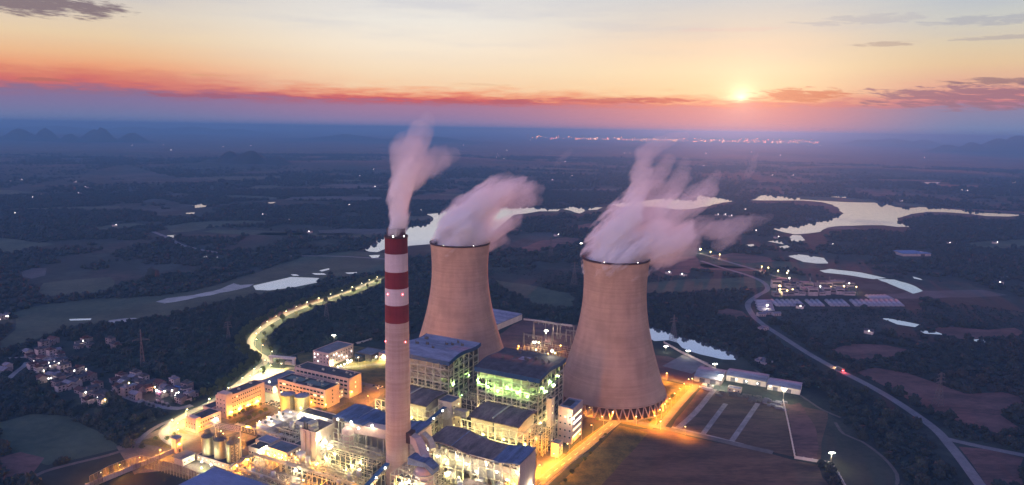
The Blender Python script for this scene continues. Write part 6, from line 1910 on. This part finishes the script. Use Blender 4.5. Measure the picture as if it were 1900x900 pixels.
for i, (x, y, k, s_) in enumerate([(1446, 540, 'y', 1.6), (1446, 547, 'y', 1.4), (1458, 526, 'w', 1), (1464, 525, 'w', 1.2), (1460, 534, 'w', 1), (1443, 527, 'w', 1), (1460, 549, 'y', 1.2), (1470, 547, 'y', 1.2), (1522, 541, 'w', 1.8), (1540, 542, 'o', 1.5), (1528, 531, 'y', .9), (1565, 541, 'y', 1.4), (1575, 535, 'w', .9), (1588, 542, 'y', .9), (1562, 529, 'w', .7), (1423, 577, 'w', 1.8), (1500, 546, 'y', .9), (1413, 503, 'y', 1.1), (1425, 505, 'y', 1), (1443, 511, 'y', 1.2), (1460, 515, 'y', 1.2), (1300, 470, 'y', 1.1), (1318, 475, 'y', 1.2), (1335, 480, 'y', 1.2), (1462, 511, 'w', .8), (1298, 469, 'w', 1)]):
    lens, c_, w_ = vl[k]; p = G(x, y)
    t = thing('works_lamp', 'x', 'lamp', (*p, 0), 0, 'lamps of the works and the far road')
    t['label'] = ('%s lamp among the works blocks beyond the greenhouses, %s noticed from the left' if x > 1430 and y > 520 else '%s lamp along the far road left of the works, %s lit one') % ({'w': 'white', 'y': 'yellow', 'o': 'orange'}[k], nth(i))
    part('pole', MB().tube([(0, 0, 0), (0, 0, 9)], .15, 6), MATS['pole_grey'], t)
    part('lens', MB().tube([(0, 0, 9), (0, 0, 10.4)], .9 * s_, 8), MATS[lens], t)
    lo = bpy.data.objects.new('light', lamp_light('works' + k + str(s_), w_ * 1.1 * s_, c_, .5)); COL.objects.link(lo); lo.parent = t; lo.location = (0, -2, 8)
def greenhouse(i, c4, label):
    """long white tunnel greenhouse between two points on the ground"""
    a_, b_ = Vector((*G(*c4[0]), 0)), Vector((*G(*c4[1]), 0)); wd = c4[2]
    d = b_ - a_; t = thing('greenhouse', label, 'greenhouse', a_, math.atan2(d.y, d.x), 'white greenhouses by the works')
    L = d.length; n = 8; vs = []
    for x in (0, L):
        for k in range(n + 1): an = math.pi * k / n; vs.append((x, wd / 2 * math.cos(an), 3.2 * math.sin(an) + .4))
    fs = [(k, k + 1, n + 2 + k, n + 1 + k) for k in range(n)] + [tuple(range(n + 1))[::-1], tuple(range(n + 1, 2 * n + 2))]
    part('tunnel', MB().add(vs, fs, 0, True), MATS['greenhouse'], t)
    part('footing', MB().box(0, L, -wd / 2 - .2, wd / 2 + .2, 0, .4), MATS['kerb_stone'], t)
for i in range(26):
    x = 1432 + i * 9.2
    if i in (6, 10, 15): continue
    greenhouse(i, ((x + 12, 568.5), (x, 558), 7.0), 'white tunnel greenhouse in the long row below the works, %s from the left' % nth(i))
for i in range(6): greenhouse(i, ((1622 + i * 7, 557), (1608 + i * 6.5, 549.5), 6.5), 'white tunnel greenhouse in the short upper row, %s from the left' % nth(i))
for i in range(4): greenhouse(i, ((1402 + 1.5 * i, 560 + 5 * i), (1430 + 1.5 * i, 560 + 5 * i), 13), 'wide pale shed inside the bend of the country road, %s from the back' % nth(i))
t, L, D = (lambda p: (thing('farm_shed', 'blue roofed farm shed in the dark fields at right', 'shed', (*p, 0), .1), 70, 36))(G(1692, 473))
part('wall', MB().box(-35, 35, -18, 18, 0, 6), MATS['house_wall_pale'], t); part('roof', MB().box(-36, 36, -19, 0, 6.1, 7).box(-36, 20, 0.1, 19, 7.1, 8), MATS['tarp_blue'], t); part('door', MB().box(10, 20, -18.1, -18.01, 0, 5), MATS['roof_dark'], t)
for i, (x, y) in enumerate([(1422, 583), (1440, 585), (1412, 586)]):
    house(G(x, y), .2, 12, 8, 4, 'pale', ('gable', 'house_roof_pale'), False, 'pale hut beside the bend of the country road, %s from the top' % nth(i), 'huts by the country road')
for i, (x, y) in enumerate([(1412, 672), (1422, 676), (1416, 612)]):
    house(G(x, y), .6, 15, 8, 4, 'pale', ('flat', 'house_roof_pale'), False, 'pale hut in the dark scrub right of the river, %s from the left' % nth(i), 'huts by the country road')

# passing vehicle with its lamps on the country road
def bus(px, py, rz, label):
    t = thing('lorry', label, 'lorry', (*G(px, py), .17), rz)
    part('cab', MB().box(4.2, 6.2, -1.2, 1.2, .6, 3.0), MATS['car_paint_white'], t); part('cargo_box', MB().box(-6, 4, -1.25, 1.25, .9, 3.6), MATS['tank_steel'], t)
    for sx in (-4, -2.6, 4.8): part('wheel', MB().tube([(sx, -1.25, .5), (sx, 1.25, .5)], .5, 10), MATS['roof_dark'], t)
    for s_ in (-.9, .9): part('headlight', MB().tube([(6.21, s_, 1.1), (6.4, s_, 1.1)], .5, 8), MATS['lens_sodium'], t); part('tail_light', MB().tube([(-6.05, s_, 1.4), (-6.2, s_, 1.4)], .45, 8), MATS['lens_red'], t)
    for n_, x_, c_ in (('front_light', 9, (1, .5, .2)), ('rear_light', -9, (1, .1, .1))):
        lo = bpy.data.objects.new(n_, lamp_light(n_, 2500, c_, .5)); COL.objects.link(lo); lo.parent = t; lo.location = (x_, 0, 2.2)
bus(1558, 687, math.atan2(G(1540, 678)[1] - G(1575, 696)[1], G(1540, 678)[0] - G(1575, 696)[0]), 'lorry with glowing lamps driving on the long country road')

# far city along the horizon: blocks with lit windows, uncountable
cm = MB(); R_ = random.Random(99)
for i in range(260):
    x = 960 + 560 * abs(R_.betavariate(1.5, 1.2)); dist = R_.uniform(19000, 23000)
    a_ = ray(x, 250); px_, py_ = a_.x / a_.y * dist, dist
    L, D, h = R_.uniform(20, 60), R_.uniform(12, 40), min(150, 20 + R_.expovariate(1 / 45))
    z0 = relief(px_, py_) * .6
    cm.box(px_ - L / 2, px_ + L / 2, py_ - D / 2, py_ + D / 2, z0 - 10, z0 + h, 0)
    m_ = R_.choice([1, 1, 1, 2, 3])
    k = R_.uniform(.12, .4)
    cm.box(px_ - L * .5 * k, px_ + L * .5 * k, py_ - D / 2 - 1, py_ - D / 2 - .1, z0 + h * .55, z0 + h * .55 + R_.uniform(12, 26), m_)
o = link('distant_city', cm.mesh('distant_city', [MATS['house_wall'], MATS['city_warm'], MATS['city_white'], MATS['city_red']])); o['kind'] = 'stuff'


# ------------------------------------------------------------------ steam
def plume(name, label, caps, dens, nscale, stretch, seed, group, col_=(.975, .985, .99), erode=.9, an=-.35):
    """caps: list of (p, q, rp, rq, dp, dq): tapered puffs joined into one body; the hull is meshed, the density is procedural"""
    org = caps[0][0].copy()
    t = bpy.data.objects.new('tmp', None)
    m_ = bpy.data.materials.new(name); m_.use_nodes = True; nt = m_.node_tree; nt.nodes.clear(); q = N(nt)
    P0 = q.new('ShaderNodeTexCoord').outputs['Object']
    # streaks: noise drawn out along the wind, domain-warped
    wn = q.new('ShaderNodeTexNoise'); q.put(wn.inputs['Vector'], P0); wn.inputs['Scale'].default_value = nscale * .45; wn.inputs['Detail'].default_value = 2
    wv = q.v('SUBTRACT', wn.outputs['Color'], (.5, .5, .5))
    Pw = q.v('ADD', P0, q.v('SCALE', wv, scale=9.0))
    u = Vector(stretch).normalized()
    along_ = q.v('DOT_PRODUCT', Pw, tuple(u))
    Ps = q.v('ADD', Pw, q.v('SCALE', tuple(u), scale=q.m('MULTIPLY', along_, -.72)))
    n_ = q.noise(q.v('ADD', Ps, (seed, seed * .7, 0)), nscale * 1.5, 6, .66)
    best = None
    for (a, b, ra, rb, da, db) in caps:
        a, b = a - org, b - org; ab = b - a
        t_ = q.m('DIVIDE', q.v('DOT_PRODUCT', q.v('SUBTRACT', Pw, tuple(a)), tuple(ab)), ab.length_squared, clamp=True)
        c_ = q.v('ADD', tuple(a), q.v('SCALE', tuple(ab), scale=t_))
        d_ = q.v('DISTANCE', Pw, c_)
        r_ = q.m('MULTIPLY_ADD', t_, rb - ra, ra)
        k = q.m('SUBTRACT', 1.0, q.m('DIVIDE', d_, r_))
        k = q.m('MULTIPLY_ADD', q.m('SUBTRACT', q.mr(n_, .30, .70, smooth=False), .58), erode, k)
        k = q.mr(k, .0, .20)
        k = q.m('MULTIPLY', k, q.m('MULTIPLY_ADD', t_, db - da, da))
        best = k if best is None else q.m('MAXIMUM', best, k)
    pv = nt.nodes.new('ShaderNodeVolumePrincipled')
    pv.inputs['Color'].default_value = (*col_, 1); pv.inputs['Anisotropy'].default_value = an
    q.put(pv.inputs['Density'], q.m('MULTIPLY', best, dens))
    out = nt.nodes.new('ShaderNodeOutputMaterial'); nt.links.new(pv.outputs[0], out.inputs['Volume'])
    # hull
    bm = bmesh.new()
    for (a, b, ra, rb, da, db) in caps:
        n2 = max(2, int((b - a).length / (min(ra, rb) * .6)) + 1)
        for i in range(n2 + 1):
            f_ = i / n2; bmesh.ops.create_icosphere(bm, subdivisions=2, radius=(ra + (rb - ra) * f_) * 1.12 + 1.5, matrix=Matrix.Translation(a.lerp(b, f_) - org))
    me0 = bpy.data.meshes.new('hull'); bm.to_mesh(me0); bm.free()
    o = link(name, me0); md = o.modifiers.new('union', 'REMESH'); md.mode = 'VOXEL'; md.voxel_size = 3.2
    bpy.context.view_layer.update()
    me = bpy.data.meshes.new_from_object(o.evaluated_get(bpy.context.evaluated_depsgraph_get()))
    o.modifiers.clear(); o.data = me; me.materials.clear(); me.materials.append(m_); me.name = name
    o.location = org
    tag(o, label, 'steam', group)
    bpy.data.objects.remove(t)
    return o


def chain(pts, y, dy=0.0):
    """pts: (px, py, radius m, density); y distance; returns tapered puffs"""
    out = []; P_ = [(AT(p[0], p[1], y + dy * i), p[2], p[3]) for i, p in enumerate(pts)]
    for i in range(len(P_) - 1): out.append((P_[i][0], P_[i + 1][0], P_[i][1], P_[i + 1][1], P_[i][2], P_[i + 1][2]))
    return out


YC = 529.0
plume('steam_plume', 'thin white plume leaning right from the flues of the striped chimney',
      chain([(737, 423, 8.0, 1.6), (739, 390, 9.0, 1.3), (744, 355, 11, .9), (753, 315, 13, .5), (766, 278, 13, .30), (781, 247, 11, .16), (793, 228, 8, .07)], YC)
      + chain([(760, 335, 10, .4), (785, 312, 12, .3), (815, 292, 11, .16), (838, 284, 7, .08)], YC + 6)
      + chain([(735, 330, 6, .4), (745, 280, 9, .3), (752, 258, 7, .15)], YC - 4),
      .16, .075, (.45, 0, .9), 3.0, 'steam plumes', erode=.62)
YL = W(-98, 255)[1]
plume('steam_plume', 'white plume billowing right from the left cooling tower',
      chain([(853, 466, 29, 1.5), (854, 446, 33, 1.5), (858, 430, 33, 1.4), (872, 408, 26, 1.2), (892, 384, 23, 1.0), (925, 362, 20, .7), (962, 352, 16, .4), (1000, 352, 8, .15)], YL)
      + chain([(836, 432, 14, .7), (843, 402, 13, .6), (858, 376, 11, .4), (868, 366, 6, .2)], YL + 5)
      + chain([(885, 372, 13, .5), (915, 342, 10, .4), (945, 326, 6, .12)], YL - 5)
      + chain([(900, 430, 22, .6), (925, 418, 16, .5), (955, 408, 12, .2)], YL)
      + chain([(905, 455, 10, .3), (928, 440, 10, .3), (940, 446, 6, .1)], YL + 8)
      + chain([(940, 375, 14, .45), (975, 366, 14, .3), (998, 372, 7, .1)], YL + 6),
      .12, .045, (.8, 0, .6), 9.0, 'steam plumes', erode=.85)
YR = W(91, 255)[1]
plume('steam_plume', 'largest white plume with long wisps streaming off the right cooling tower',
      chain([(1143, 496, 29, 1.5), (1144, 476, 34, 1.5), (1148, 462, 34, 1.4), (1156, 440, 30, 1.2), (1166, 412, 24, 1.0), (1172, 385, 15, .8), (1182, 352, 12, .5), (1194, 318, 12, .34), (1198, 288, 11, .26), (1225, 266, 8, .16), (1272, 252, 5, .07)], YR)
      + chain([(1175, 455, 30, 1.1), (1215, 440, 27, .7), (1255, 438, 23, .5), (1285, 448, 16, .25)], YR)
      + chain([(1215, 470, 18, .6), (1250, 466, 14, .5), (1288, 468, 9, .22)], YR + 4)
      + chain([(1200, 400, 18, .55), (1232, 372, 14, .4), (1262, 330, 11, .2), (1272, 300, 7, .08)], YR + 8)
      + chain([(1240, 398, 16, .4), (1285, 372, 14, .36), (1312, 350, 11, .28), (1330, 324, 6, .1)], YR - 6)
      + chain([(1180, 370, 13, .5), (1215, 340, 12, .32), (1240, 296, 8, .12)], YR + 14)
      + chain([(1296, 420, 13, .22), (1340, 428, 13, .26), (1385, 420, 11, .2), (1428, 402, 6, .08)], YR + 10)
      + chain([(1335, 456, 9, .16), (1356, 444, 10, .28), (1372, 424, 9, .14)], YR + 6)
      + chain([(1384, 326, 5, .1), (1394, 306, 6, .12), (1402, 286, 4, .05)], YR + 16)
      + chain([(1030, 305, 4, .07), (1044, 292, 5, .09), (1056, 282, 4, .05)], YR + 22),
      .11, .045, (.75, 0, .65), 23.0, 'steam plumes', erode=.9)

plant_woods()
haze()
